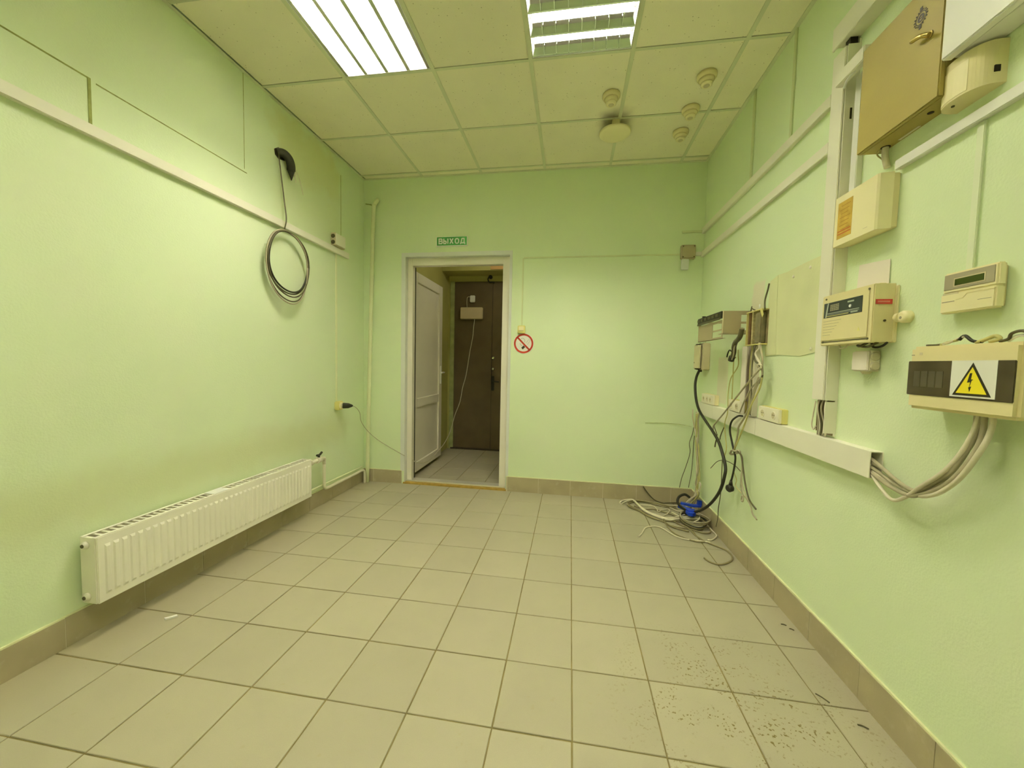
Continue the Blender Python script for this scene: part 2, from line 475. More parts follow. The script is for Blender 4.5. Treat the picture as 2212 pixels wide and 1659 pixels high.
# ---- walls
wl = solo('wall_left', G().box(XL - 0.1, XL, YB - 0.1, D + 0.1, -0.05, H + 0.16), W_LEFT,
          'pale green left wall with the radiator', 'wall', kind='structure')
wr = solo('wall_right', G().box(XR, XR + 0.1, YB - 0.1, D + 0.1, -0.05, H + 0.16), W_RIGHT,
          'pale green right wall carrying the ducts and alarm boxes', 'wall', kind='structure')
wb = solo('wall_back', G().box(XL, DX0, D, D + TW, -0.05, H + 0.16).box(DX1, XR, D, D + TW, -0.05, H + 0.16).box(DX0, DX1, D, D + TW, DZ, H + 0.16), W_BACK,
          'pale green end wall around the open white door', 'wall', kind='structure')
wz = solo('wall_rear', G().box(XL - .1, XR + .1, YB - 0.1, YB, -0.05, H + 0.16), W_REAR,
          'pale green wall behind the viewer', 'wall', kind='structure')
# dark painted-over seam lines in the left wall
part('seam', lbox(G(), YB, 1.411, 2.456, 2.462, -.002, 0.0015), SEAM, wl)
part('seam', lbox(G(), 1.407, 1.419, 2.262, 2.462, -.002, 0.002), SEAM, wl)
part('seam', lbox(G(), 1.438, 2.229, 2.4495, 2.4545, -.002, 0.0015), SEAM, wl)
part('seam', lbox(G(), 2.2095, 2.2135, 2.472, H, -.002, 0.001), SEAMF, wl)
part('seam', lbox(G(), 3.2445, 3.2485, 2.32, 2.93, -.002, 0.0015), SEAM, wl)
# bare plaster patch on the right wall
part('plaster_patch', G().prism('x', [(1.985, 1.790), (2.10, 1.789), (2.26, 1.781), (2.352, 1.786), (2.435, 1.768), (2.446, 1.60), (2.450, 1.335), (2.30, 1.338), (2.10, 1.326), (1.975, 1.345)], XR - 0.004, XR + .002), PATCH, wr, 'yellowish bare plaster patch with a thin dark edge')
part('plaster_patch', G().prism('x', [(2.352, 1.784), (2.430, 1.766), (2.444, 1.60), (2.447, 1.34), (2.325, 1.34), (2.345, 1.55)], XR - 0.0055, XR + .002), PATCH, wr)
for (y, z) in ((2.20, 1.742), (2.06, 1.755), (2.017, 1.36)):
    part('wall_plug', G().lathe((XR - .001, y, z), (XR - .009, y, z), [(0, .008), (.7, .008), (1, .004)], 12), PVC, wr)

# ---- corridor shell
solo('wall_corridor_left', G().box(CX0 - 0.1, CX0, D + TW, CY1 + 0.05, -0.05, CZ), W_CORR, 'dim green corridor wall behind the open door leaf', 'wall', kind='structure')
solo('wall_corridor_right', G().box(CX1, CX1 + 0.1, D + TW, CY1 + 0.05, -0.05, CZ), W_CORR, 'green corridor wall hidden right of the doorway', 'wall', kind='structure')
solo('wall_corridor_end', G().box(CX0, CX1, CY1 + .02, CY1 + 0.12, 2.412, CZ), W_CORR, 'green corridor wall strip above the brown metal door', 'wall', kind='structure')
solo('ceiling', G().box(CX0 - .1, CX1 + .1, D + TW, CY1 + 0.1, CZ, CZ + 0.1), W_CORR, 'painted corridor ceiling seen through the doorway', 'ceiling', kind='structure')
solo('trim_1', G().box(CX0, CX1, 5.0, CY1 + .02, 2.49, CZ), W_CORR, 'painted beam across the corridor above the brown door', 'beam', kind='structure')

# ---- skirting tiles
def skirting(name, axis, a0, a1, wallc, sgn, h, label, first=None):
    """axis 'y' along left/right wall, 'x' along the end wall"""
    t = 0.011
    s = thing(name, label, 'skirting', ((wallc, (a0 + a1) / 2, 0) if axis == 'y' else ((a0 + a1) / 2, wallc, 0)), kind='structure')
    def bx(g, u0, u1, d0, d1, z0, z1):
        if axis == 'y': return g.box(wallc + sgn * d0, wallc + sgn * d1, u0, u1, z0, z1)
        return g.box(u0, u1, wallc + sgn * d0, wallc + sgn * d1, z0, z1)
    part('backing_joint', bx(G(), a0, a1, 0.0, t - 0.002, 0.0, h - .002), SKJ, s)
    part('putty_bead', bx(G(), a0, a1, 0.0, t * 0.8, h, h + 0.007), PUTTY, s, 'thin pale putty bead along the skirting top')
    u = a1 if first is None else first
    edges = [a1] + ([first] if first is not None and first < a1 - .02 else [])
    u = edges[-1]
    while u > a0 + 0.02:
        u = max(a0, u - 0.3065); edges.append(u)
    for e1, e0 in zip(edges, edges[1:]):
        if e1 - e0 < 0.01: continue
        hh = h + random.uniform(-.002, .002)
        part('skirting_tile', bx(G(), e0 + .0018, e1 - .0018, 0.001, t + random.uniform(-.001, .001), 0.0, hh), SKIRT, s)
    return s
skirting('baseboard_left', 'y', YB, D, XL, 1, 0.130, 'brown tile skirting along the left wall under the radiator', 3.40)
skirting('baseboard_right', 'y', YB, D, XR, -1, 0.138, 'brown tile skirting along the right wall', 3.42)
skirting('baseboard_back_right', 'x', DX1 + .006, XR - .012, D, -1, 0.143, 'brown tile skirting between the door and the cable heap', 0.95)
skirting('baseboard_back_left', 'x', XL + .012, DX0 - .026, D, -1, 0.130, 'short brown tile skirting between corner pipe and door')

# ================================================================== DOORS
d1 = thing('door_1', 'white plastic door standing open into the corridor, with frame', 'door', (-1.13, D + 0.05, 0), kind='structure')
# plastic corner casing round the opening
cw = 0.040
part('casing', G().box(DX0 - cw, DX0, D - 0.004, D, 0.13, DZ + 0.035), CASING, d1, 'greyish white corner casing')
part('casing', G().box(DX1, DX1 + 0.022, D - 0.004, D, 0.145, DZ + 0.035), CASING, d1)
part('casing', G().box(DX0 - cw, DX1 + .022, D - 0.005, D, DZ, DZ + 0.037), CASING, d1)
part('reveal_lining', G().box(DX0, DX0 + .004, D - .004, D + .06, 0.0, DZ), CASING, d1)
part('reveal_lining', G().box(DX1 - .004, DX1, D - .004, D + .06, 0.0, DZ), CASING, d1)
part('reveal_lining', G().box(DX0, DX1, D - .004, D + .06, DZ - .004, DZ), CASING, d1)
fy0, fy1 = D + 0.05, D + 0.12
part('door_frame', G().box(DX0 + .004, -1.605, fy0, fy1, 0.0, 2.296, .003), PVC, d1)
part('door_frame', G().box(-0.678, DX1 - .004, fy0, fy1, 0.0, 2.296, .003), PVC, d1)
part('door_frame', G().box(-1.606, -0.677, fy0, fy1, 2.224, 2.296, .003), PVC, d1)
part('gap_shade_strip', G().box(-1.612, -1.600, fy1 - .01, fy1 + .004, 0.03, 2.22), BLACK, d1)  # black strip standing in for the shaded gap between frame and leaf
part('threshold', G().box(DX0 + .01, DX1 - .01, D + 0.03, D + .13, 0.0, 0.028, .004), ALU, d1, 'pale metal threshold strip')
part('threshold_wood', G().box(DX0 - .01, DX1 + .005, D - 0.012, D + .035, -0.002, 0.016, .002), WOOD, d1, 'worn yellow brown wood strip under the threshold')
# leaf, swung ~89 degrees into the corridor
LX0, LX1, LY0, LY1, LZ0, LZ1 = -1.690, -1.640, 3.800, 4.700, 0.045, 2.210
leaf = part('door_leaf', G().box(LX0 + .015, LX1 - .020, LY0 + .01, LY1 - .01, LZ0 + .01, LZ1 - .01), PVC, d1)
st = 0.105
part('stile', G().box(LX0, LX1, LY0, LY0 + st, LZ0, LZ1, .004), PVC, leaf)
part('stile', G().box(LX0, LX1, LY1 - st, LY1, LZ0, LZ1, .004), PVC, leaf)
part('rail', G().box(LX0, LX1, LY0 + st, LY1 - st, LZ0, LZ0 + st, .004), PVC, leaf)
part('rail', G().box(LX0, LX1, LY0 + st, LY1 - st, LZ1 - st, LZ1, .004), PVC, leaf)
part('rail', G().box(LX0, LX1, LY0 + st, LY1 - st, 0.755, 0.855, .004), PVC, leaf)
part('panel', G().box(LX0 + .012, LX1 - .017, LY0 + st - .005, LY1 - st + .005, LZ0 + st - .005, 0.760, .002), PVC, leaf)
part('panel', G().box(LX0 + .012, LX1 - .017, LY0 + st - .005, LY1 - st + .005, 0.850, LZ1 - st + .005, .002), PVC, leaf)
part('handle_plate', G().box(LX1, LX1 + .012, LY1 - .072, LY1 - .038, 0.98, 1.21, .004), WHITE2, leaf)
part('handle', G().tube([(LX1 + .01, LY1 - .055, 1.125), (LX1 + .045, LY1 - .055, 1.125), (LX1 + .055, LY1 - .075, 1.125), (LX1 + .055, LY1 - .165, 1.123)], .008), WHITE2, leaf)
for z in (0.30, 1.15, 1.95):
    part('hinge', G().cyl((LX1 + .006, LY0 - .008, z), (LX1 + .006, LY0 - .008, z + .09), .009), WHITE2, leaf)

d2 = thing('door_2', 'dark brown metal outer door at the corridor end', 'door', (-1.1, CY1 + .02, 0), kind='structure')
part('door_panel', G().box(-1.668, -1.115, CY1 - .004, CY1 + .05, 0.02, 2.405, .004), DOORBR, d2)
part('door_panel', G().box(-1.108, CX1, CY1 - .008, CY1 + .05, 0.02, 2.405, .004), DOORBR, d2)
part('door_edge', G().box(-1.115, -1.108, CY1 + .004, CY1 + .05, 0.02, 2.405), DOORBD, d2)
part('door_frame', G().box(-1.73, -1.668, CY1 - .02, CY1 + .06, 0.0, 2.412, .004), M('rough_green_jamb', (0.42, 0.46, 0.20), 0.8, 0.25, 12.0, .3, 30), d2)
part('door_sill', G().box(-1.70, CX1, CY1 - .03, CY1 + .05, 0.0, 0.02), DOORBD, d2)
part('wall_filler', G().box(CX0, -1.73, CY1 - .005, CY1 + .06, 0.0, 2.412), W_CORR, d2)
for z in (1.330, 1.173):
    part('lock_rosette', G().lathe((-1.088, CY1 - .008, z), (-1.088, CY1 - .022, z), [(0, .021), (.6, .020), (1, .012)], 20), STEEL, d2)
hp = part('handle_plate', G().box(-1.108, -1.068, CY1 - .020, CY1 - .008, 0.865, 1.075, .006), BLACK, d2)
part('handle', G().tube([(-1.088, CY1 - .018, 1.0), (-1.088, CY1 - .06, 1.0), (-1.075, CY1 - .068, 1.0), (-0.99, CY1 - .068, 0.995)], .009), BLACK, hp)

# ================================================================== CEILING LAMPS
def lamp(cell, along, label, lit=None):
    x0, x1, y0, y1 = cell
    x0 += .013; x1 -= .013; y0 += .013; y1 -= .013
    t = thing('fluorescent_ceiling_lamp', label, 'ceiling lamp', ((x0 + x1) / 2, (y0 + y1) / 2, H + .001))
    hz = H + 0.095
    part('housing', G().box(x0, x1, y0, y1, hz, hz + .01).box(x0, x0 + .004, y0, y1, H + .001, hz).box(x1 - .004, x1, y0, y1, H + .001, hz)
         .box(x0, x1, y0, y0 + .004, H + .001, hz).box(x0, x1, y1 - .004, y1, H + .001, hz), REFL, t)
    n = 4
    refl = MIRR if along == 'y' else POLISH
    for k in range(n):
        f = (k + 0.5) / n
        if along == 'y':
            c = x0 + (x1 - x0) * f; a, b = (c, y0 + .02, H + .055), (c, y1 - .02, H + .055)
        else:
            c = y0 + (y1 - y0) * f; a, b = (x0 + .02, c, H + .055), (x1 - .02, c, H + .055)
        A, B = Vector(a), Vector(b); dr = (B - A).normalized()
        part('tube', G().cyl(A, B, .0125, seg=6), lit or TUBE_ON, t)
        for P_, q in ((A, -1), (B, 1)):
            part('tube_holder', G().cyl(P_ - dr * 0.0 * q, P_ + dr * q * .016, .016, seg=10), WHITE2, t)
    for k in range(n + 1):
        f = k / n
        wdt = .011
        if along == 'y':
            c = min(max(x0 + (x1 - x0) * f, x0 + wdt), x1 - wdt)
            g = G().prism('y', [(c - wdt, H + .002), (c + wdt, H + .002), (c + .002, H + .056), (c - .002, H + .056)], y0 + .004, y1 - .004)
        else:
            c = min(max(y0 + (y1 - y0) * f, y0 + wdt), y1 - wdt)
            lo = max(c - .044, y0 + .005); hi = min(c + .044, y1 - .005)
            g = G().prism('x', [(c - .005, H + .003), (c + .005, H + .003), (hi, H + .078), (lo, H + .078)], x0 + .004, x1 - .004)
        part('reflector_rib', g, refl, t)
    m = 8
    for k in range(n):
        f0, f1 = k / n, (k + 1) / n
        for j in range(1, m):
            q = j / m
            if along == 'y':
                yy = y0 + (y1 - y0) * q
                g = G().box(x0 + (x1 - x0) * f0 + .010, x0 + (x1 - x0) * f1 - .010, yy - .0012, yy + .0012, H + .003, H + .040)
            else:
                xx = x0 + (x1 - x0) * q
                g = G().box(xx - .0012, xx + .0012, y0 + (y1 - y0) * f0 + .010, y0 + (y1 - y0) * f1 - .010, H + .003, H + .040)
            part('louvre_blade', g, refl, t)
    return t
lamp(LIGHT_CELLS[0], 'y', 'glaring recessed four-tube ceiling lamp nearest the left wall, tubes pointing at the viewer')
lamp(LIGHT_CELLS[1], 'x', 'recessed ceiling lamp with tubes running crosswise over grey mirror louvres')

lamp(LIGHT_CELLS[2], 'y', 'added unseen four-tube ceiling lamp behind the viewer, on the left', TUBE_DIM)  # added out of view to brighten the near walls
lamp(LIGHT_CELLS[3], 'x', 'added unseen four-tube ceiling lamp behind the viewer, on the right', TUBE_DIM)  # second added rear lamp, same purpose

# ---- ceiling detectors
def detector(x, y, label):
    t = thing('smoke_detector', label, 'smoke detector', (x, y, H - .06), 'smoke detectors on the ceiling')
    z = H
    part('base', G().lathe((x, y, z), (x, y, z - .028), [(0, .058), (.55, .058), (1, .050)], 28), CREAMD, t)
    part('body', G().lathe((x, y, z - .026), (x, y, z - .052), [(0, .046), (.5, .042), (1, .032)], 28), CREAMD, t)
    cap = part('chamber', G().lathe((x, y, z - .050), (x, y, z - .066), [(0, .034), (.7, .033), (1, .027)], 24), CREAM, t)
    part('centre_ring', G().lathe((x, y, z - .0655), (x, y, z - .0675), [(0, .018), (1, .016)], 20), BEIGE, cap)
detector(0.217, 2.700, 'cream smoke detector just above the big round ceiling disc')
detector(0.781, 2.592, 'largest cream smoke detector, nearest the viewer in the row of three')
detector(0.778, 2.905, 'middle cream smoke detector of the row of three')
detector(0.785, 3.172, 'farthest cream smoke detector of the row, nearest the end wall')
t = thing('ceiling_disc', 'big round cream disc hung on a bracket below a sooty ceiling spot', 'ceiling fixture', (0.278, 3.02, H - .075))
part('bracket', G().box(0.250, 0.305, 2.955, 2.99, H - .045, H, .003).box(.262, .293, 2.96, 3.06, H - .056, H - .045), CREAMD, t)
part('disc', G().lathe((0.278, 3.025, H - .050), (0.278, 3.025, H - .078), [(0, .085), (.25, .112), (.6, .114), (.8, .108), (1, .085)], 48), CREAM, t)
part('rim_ring', G().lathe((0.278, 3.025, H - .058), (0.278, 3.025, H - .063), [(0, .116), (1, .116)], 48), CREAMD, t)

# ================================================================== LEFT WALL
t = thing('cable_duct', 'long pale cable duct across the whole left wall', 'cable duct', (XL, 1.0, 2.205))
part('duct_base', lbox(G(), YB, 3.345, 2.207, 2.255, 0, .016), DUCT, t)
part('duct_cover', lbox(G(), YB, 3.341, 2.205, 2.257, .014, .026, .003), DUCT, t)

# hole with black sleeve
t = thing('torn_cable_sleeve', 'torn black cable sleeve sticking out of the left wall near the ceiling', 'cable sleeve', (XL, 2.53, 2.63))
part('wall_hole', G().prism('x', [(2.462, 2.735), (2.50, 2.765), (2.555, 2.752), (2.56, 2.70), (2.50, 2.685), (2.47, 2.70)], XL - .001, XL + .003), DARKHOLE, t)
part('sleeve', G().tube([(XL - .005, 2.495, 2.728), (XL + .028, 2.520, 2.730), (XL + .043, 2.550, 2.708), (XL + .042, 2.572, 2.675), (XL + .034, 2.584, 2.640)], .029, 10), BLACK, t)
part('sleeve_tip', G().lathe((XL + .034, 2.583, 2.645), (XL + .028, 2.594, 2.575), [(0, .028), (.5, .015), (1, .002)], 10), BLACK, t)
part('strand', G().tube([(XL + .045, 2.575, 2.71), (XL + .04, 2.615, 2.64), (XL + .035, 2.632, 2.575)], .0022, 6), GREYP, t)
part('strand', G().tube([(XL + .045, 2.585, 2.70), (XL + .05, 2.65, 2.61), (XL + .05, 2.69, 2.51)], .0022, 6), GREYP, t)
part('strand', G().tube([(XL + .045, 2.56, 2.71), (XL + .05, 2.59, 2.68), (XL + .045, 2.60, 2.60)], .0022, 6), GREYC, t)

# cable coil hanging from the duct
t = thing('cable_coil', 'thin dark cable hanging in a big coil over the left duct', 'cable', (XL + .05, 2.53, 1.69))
part('lead', G().tube([(XL + .03, 2.467, 2.709), (XL + .02, 2.489, 2.648), (XL + .02, 2.513, 2.504), (XL + .03, 2.523, 2.366), (XL + .05, 2.512, 2.264), (XL + .05, 2.495, 2.19)], .0042, 8), DKGREY, t)
def coil(y0, z0, ry, rz, tilt, off, sag=0.0):
    pts = []
    for k in range(33):
        a = 2 * math.pi * k / 32
        yy = ry * math.cos(a); zz = rz * math.sin(a)
        if zz < 0: zz *= (1 + sag); 
        c, s_ = math.cos(tilt), math.sin(tilt)
        pts.append((XL + off + .006 * math.sin(3 * a), y0 + yy * c - zz * s_, z0 + yy * s_ + zz * c))
    return pts
for (y0, z0, ry, rz, ti, of, sg, mt, rr) in (
        (2.540, 1.965, .195, .215, .10, .050, .0, BLACK, .0062), (2.538, 1.962, .202, .220, .12, .044, .03, DKGREY, .0055),
        (2.536, 1.958, .205, .222, .06, .056, .10, DKGREY, .0050), (2.528, 1.952, .206, .230, .16, .048, .18, DKGREY, .0048), (2.522, 1.950, .205, .232, .10, .054, .24, GREYC, .0048)):
    part('loop', G().tube(coil(y0, z0, ry, rz, ti, of, sg), rr, 8, 2), mt, t)

# junction box at duct end
t = thing('junction_box', 'small grey junction box with two round side glands at the left duct end', 'junction box', (XL, 3.16, 2.25))
part('box', lbox(G(), 3.095, 3.245, 2.262, 2.372, 0.0, .045, .005), BEIGE, t)
part('lid', lbox(G(), 3.100, 3.240, 2.267, 2.367, .044, .052, .003), DUCT, t)
for z in (2.288, 2.340):
    part('gland', G().lathe((XL + .024, 3.096, z), (XL + .024, 3.086, z), [(0, .019), (1, .013)], 14), DKGREY, t)

# narrow channel, socket and plug
solo('narrow_cable_channel', lbox(G(), 3.156, 3.174, 0.885, 2.205, 0, .012, .002), PIPE,
     'narrow pale channel dropping from the left duct to the plug socket', 'cable duct')
t = thing('wall_socket', 'small yellowed single socket low on the left wall', 'socket', (XL, 3.17, 0.80))
part('body', lbox(G(), 3.135, 3.215, 0.800, 0.880, 0, .045, .008), YELLOWED, t)
part('face', G().lathe((XL + .044, 3.175, .840), (XL + .052, 3.175, .840), [(0, .030), (.6, .030), (1, .024)], 20), CREAM, t)
t = thing('power_plug', 'black power plug with thin lead in the left wall socket', 'plug', (XL + .09, 3.19, .82))
part('plug_body', G().lathe((XL + .050, 3.175, .840), (XL + .125, 3.235, .835), [(0, .016), (.15, .026), (.6, .024), (.9, .012), (1, .006)], 16), BLACK, t)
part('plug_collar', G().lathe((XL + .048, 3.174, .840), (XL + .060, 3.184, .839), [(0, .020), (1, .020)], 14), GREYP, t)
part('lead', G().tube([(XL + .122, 3.233, .835), (XL + .14, 3.27, .81), (XL + .12, 3.36, .75), (XL + .07, 3.47, .65), (XL + .09, 3.545, .55), (-1.95, 3.62, .445), (-1.77, 3.625, .346), (-1.655, 3.63, .29)], .0026, 6), GREYC, t)

# radiator
t = thing('radiator', 'long low white panel radiator on the left wall', 'radiator', (XL + .07, 1.995, .168))
ry0, ry1, rz0, rz1 = 1.303, 2.687, 0.168, 0.468
fx = XL + .110
def sheet(xf, sgn, rib):
    g = G()
    g.box(min(xf, xf - sgn * .012), max(xf, xf - sgn * .012), ry0 + .004, ry1 - .004, rz0 + .002, rz1 - .002, .003)
    if rib:
        n = 41; p = (ry1 - ry0 - .05) / n
        for k in range(n):
            c = ry0 + .025 + p * (k + .5)
            z0, z1 = rz0 + .034, rz1 - .040
            b = bmesh.new()
            # raised rib with chamfered flanks and ends
            a = [(c - p * .36, z0), (c + p * .36, z0), (c + p * .36, z1), (c - p * .36, z1)]
            q = [(c - p * .20, z0 + .012), (c + p * .20, z0 + .012), (c + p * .20, z1 - .012), (c - p * .20, z1 - .012)]
            A = [b.verts.new((xf - .0005, y, z)) for y, z in a]; Q = [b.verts.new((xf + .0055 * sgn, y, z)) for y, z in q]
            for i in range(4): b.faces.new((A[i], A[(i + 1) % 4], Q[(i + 1) % 4], Q[i]))
            b.faces.new(Q)
            bmesh.ops.recalc_face_normals(b, faces=list(b.faces))
            g._merge(b)
    return g
part('front_panel', sheet(fx, 1, True), RAD, t)
part('back_panel', sheet(XL + .030, 1, False), RAD, t)
part('end_cover', G().box(XL + .028, fx - .006, ry0, ry0 + .004, rz0 + .004, rz1 - .001, .0015), RAD, t)
part('end_cover', G().box(XL + .028, fx - .006, ry1 - .004, ry1, rz0 + .004, rz1 - .001, .0015), RAD, t)
gr = part('top_grille', G().box(XL + .028, XL + .040, ry0, ry1, rz1 - .004, rz1).box(fx - .016, fx - .002, ry0, ry1, rz1 - .004, rz1), RAD, t)
for k in range(46):
    y = ry0 + .012 + k * (ry1 - ry0 - .024) / 45
    part('slat', G().box(XL + .040, fx - .016, y - .005, y + .005, rz1 - .008, rz1 - .005), RAD, gr)
part('top_label', G().box(XL + .034, fx - .006, 1.86, 1.96, rz1 + .0002, rz1 + .002), WHITE2, t, 'plain white strip lying on the grille')
for z in (rz1 - .035, rz0 + .035):
    part('bleed_plug', G().lathe((XL + .060, ry0, z), (XL + .060, ry0 - .014, z), [(0, .017), (.5, .017), (.6, .011), (1, .010)], 14), RAD, t)
    part('bleed_screw', G().lathe((XL + .060, ry0 - .013, z), (XL + .060, ry0 - .017, z), [(0, .0085), (1, .0075)], 10), DKGREY, t)
for y in (1.50, 2.50):
    part('wall_bracket', G().box(XL, XL + .032, y - .012, y + .012, rz0 + .03, rz1 - .03), RAD, t)

t = thing('heating_pipe', 'cream heating pipe with valve from the radiator along the skirting', 'pipe', (XL + .06, 2.90, .02))
part('valve_body', G().cyl((XL + .070, ry1 - .005, .425), (XL + .070, 2.87, .425), .016).cyl((XL + .070, 2.80, .425), (XL + .070, 2.85, .425), .024)
     .cyl((XL + .070, 2.715, .425), (XL + .070, 2.735, .425), .023), PIPEW, t)
part('valve_stem', G().cyl((XL + .070, 2.825, .44), (XL + .070, 2.825, .463), .010), BLACK, t)
part('valve_lever', G().tube([(XL + .070, 2.80, .468), (XL + .070, 2.835, .466), (XL + .070, 2.865, .482)], .009, 8), BLACK, t, 'black valve lever')
part('elbow', G().tube([(XL + .070, 2.86, .425), (XL + .068, 2.893, .423), (XL + .062, 2.905, .405), (XL + .060, 2.907, .37)], .014, 10), PIPEW, t)
part('riser', G().tube([(XL + .060, 2.907, .38), (XL + .060, 2.907, .20), (XL + .060, 2.915, .165), (XL + .060, 2.95, .150), (XL + .058, 3.10, .147), (XL + .052, 3.40, .142), (XL + .048, 3.50, .142), (XL + .050, 3.548, .132), (XL + .052, 3.562, .10), (XL + .052, 3.565, .0)], .0125, 10), PIPEW, t)
part('second_pipe', G().tube([(XL + .030, 2.60, .172), (XL + .030, 2.80, .178), (XL + .026, 3.10, .174), (XL + .024, 3.56, .166)], .0085, 8), PIPE, t)

t = thing('corner_riser_pipe', 'tall cream riser pipe in the far left corner', 'pipe', (-2.02, D - .04, 0))
part('pipe', G().tube([(-2.045, D - .045, 0.0), (-2.030, D - .045, .8), (-2.008, D - .045, 1.7), (-1.982, D - .045, 2.70), (-1.972, D - .043, 2.80), (-1.957, D - .030, 2.84), (-1.945, D - .020, 2.862)], .019, 12), PIPE, t)
part('wall_hook', G().tube([(-1.976, D - .04, 2.80), (-2.03, D - .02, 2.815), (-2.085, D - .01, 2.83)], .0045, 6), SEAMF, t)

solo('paper_scrap', G().prism('z', [(-1.885, 1.478), (-1.868, 1.492), (-1.850, 1.508), (-1.838, 1.502), (-1.852, 1.488), (-1.872, 1.472)], .001, .009), WHITE2,
     'small crumpled white scrap on the floor by the radiator', 'scrap')

# ================================================================== END WALL
t = thing('exit_sign', 'green exit sign above the door', 'sign', (-1.18, D, 2.397))
part('plate', bbox(G(), -1.340, -1.022, 2.388, 2.484, 0, .010, .002), SIGNW, t)
part('green_field', bbox(G(), -1.332, -1.030, 2.398, 2.478, .009, .0115), SIGNG, t)
def bar_xz(x0, z0, x1, z1, wd, ya, yb, g=None):
    dx, dz = x1 - x0, z1 - z0; L = math.hypot(dx, dz); nx, nz = -dz / L * wd / 2, dx / L * wd / 2
    return (g or G()).prism('y', [(x0 + nx, z0 + nz), (x1 + nx, z1 + nz), (x1 - nx, z1 - nz), (x0 - nx, z0 - nz)], ya, yb)
LET = {  # strokes in a 1 x 1 cell
    've': ([(.13, 0, .13, 1), (0, .06, .72, .06), (0, .52, .72, .52), (0, .94, .68, .94), (.80, .12, .80, .46), (.74, .58, .74, .88), (.66, .06, .82, .18), (.82, .40, .66, .52), (.66, .52, .76, .62), (.76, .84, .64, .94)], .82),
    'yery': ([(.10, 0, .10, 1), (0, .06, .52, .06), (0, .52, .52, .52), (.58, .12, .58, .46), (.48, .06, .60, .16), (.60, .42, .48, .52), (.96, 0, .96, 1)], 1.06),
    'kha': ([(.10, 0, .80, 1), (.10, 1, .80, 0)], .9),
    'o': ([(.13, .22, .13, .78), (.83, .22, .83, .78), (.30, .06, .66, .06), (.30, .94, .66, .94), (.13, .24, .34, .06), (.62, .06, .83, .24), (.83, .76, .62, .94), (.34, .94, .13, .76)], .96),
    'de': ([(0, .12, .98, .12), (.30, .94, .84, .94), (.80, .12, .80, 1), (.34, .98, .14, .12), (.07, -.14, .07, .16), (.92, -.14, .92, .16)], .98)}
lx = -1.316
for nm in ('ve', 'yery', 'kha', 'o', 'de'):
    st_, wd_ = LET[nm]
    g = G()
    for i, (a0, b0, a1, b1) in enumerate(st_):
        bar_xz(lx + a0 * .048, 2.413 + b0 * .050, lx + a1 * .048, 2.413 + b1 * .050, .0115, D - .0126 - i * .00003, D - .011, g)
    part('letter', g, SIGNW, t)
    lx += wd_ * .048 + .0105

t = thing('light_switch', 'small yellowed light switch beside the door', 'switch', (-.472, D, 1.548))
part('body', bbox(G(), -.512, -.440, 1.548, 1.624, 0, .022, .005), YELLOWED, t)
part('rocker', bbox(G(), -.500, -.452, 1.572, 1.614, .021, .028, .003), CREAM, t)
part('lower_edge', bbox(G(), -.505, -.447, 1.553, 1.566, .021, .0245, .001), YELLOWED, t)

t = thing('no_smoking_sign', 'round red no smoking sticker below the light switch', 'sign', (-.453, D, 1.36))
cxs_, czs_ = -.453, 1.453
part('disc', G().lathe((cxs_, D, czs_), (cxs_, D - .002, czs_), [(0, .099), (1, .099)], 48), SIGNW, t)
def ring_g(cx, cz, r0, r1, y0, y1, n=48, a0=0, a1=2 * math.pi):
    g = G(); b = bmesh.new(); R = []
    full = abs(a1 - a0 - 2 * math.pi) < 1e-6
    m = n if full else n + 1
    for k in range(m):
        a = a0 + (a1 - a0) * k / n
        R.append([b.verts.new((cx + r * math.cos(a), y, cz + r * math.sin(a))) for r, y in ((r0, y0), (r1, y0), (r1, y1), (r0, y1))])
    for k in range(n):
        A, B = R[k], R[(k + 1) % m]
        for i in range(4): b.faces.new((A[i], A[(i + 1) % 4], B[(i + 1) % 4], B[i]))
    if not full:
        b.faces.new(R[0]); b.faces.new(R[-1][::-1])
    bmesh.ops.recalc_face_normals(b, faces=list(b.faces))
    return g._merge(b)
part('red_ring', ring_g(cxs_, czs_, .077, .094, D - .0035, D - .0015), SIGNR, t)
def bar_xz(x0, z0, x1, z1, wd, ya, yb):
    dx, dz = x1 - x0, z1 - z0; L = math.hypot(dx, dz); nx, nz = -dz / L * wd / 2, dx / L * wd / 2
    return G().prism('y', [(x0 + nx, z0 + nz), (x1 + nx, z1 + nz), (x1 - nx, z1 - nz), (x0 - nx, z0 - nz)], ya, yb)
part('red_bar', bar_xz(cxs_ - .060, czs_ + .058, cxs_ + .058, czs_ - .062, .016, D - .0035, D - .0012), SIGNR, t)
part('cigarette', bar_xz(cxs_ + .022, czs_ + .004, cxs_ + .050, czs_ + .040, .0025, D - .003, D - .0012), PALEM, t)
part('cigarette', bar_xz(cxs_ + .036, czs_ - .010, cxs_ + .064, czs_ + .028, .0025, D - .003, D - .0012), PALEM, t)
part('cigarette', bar_xz(cxs_ + .050, czs_ + .040, cxs_ + .064, czs_ + .028, .0025, D - .003, D - .0012), PALEM, t)
part('ember', bar_xz(cxs_ - .014, czs_ - .050, cxs_ + .008, czs_ - .026, .022, D - .003, D - .0012), SIGNK, t)
part('smoke', ring_g(cxs_ - .012, czs_ + .026, .022, .026, D - .003, D - .0012, 16, -.6, 2.2), PALEM, t)
part('smoke', ring_g(cxs_ - .004, czs_ + .006, .028, .032, D - .003, D - .0012, 16, 3.2, 4.5), PALEM, t)

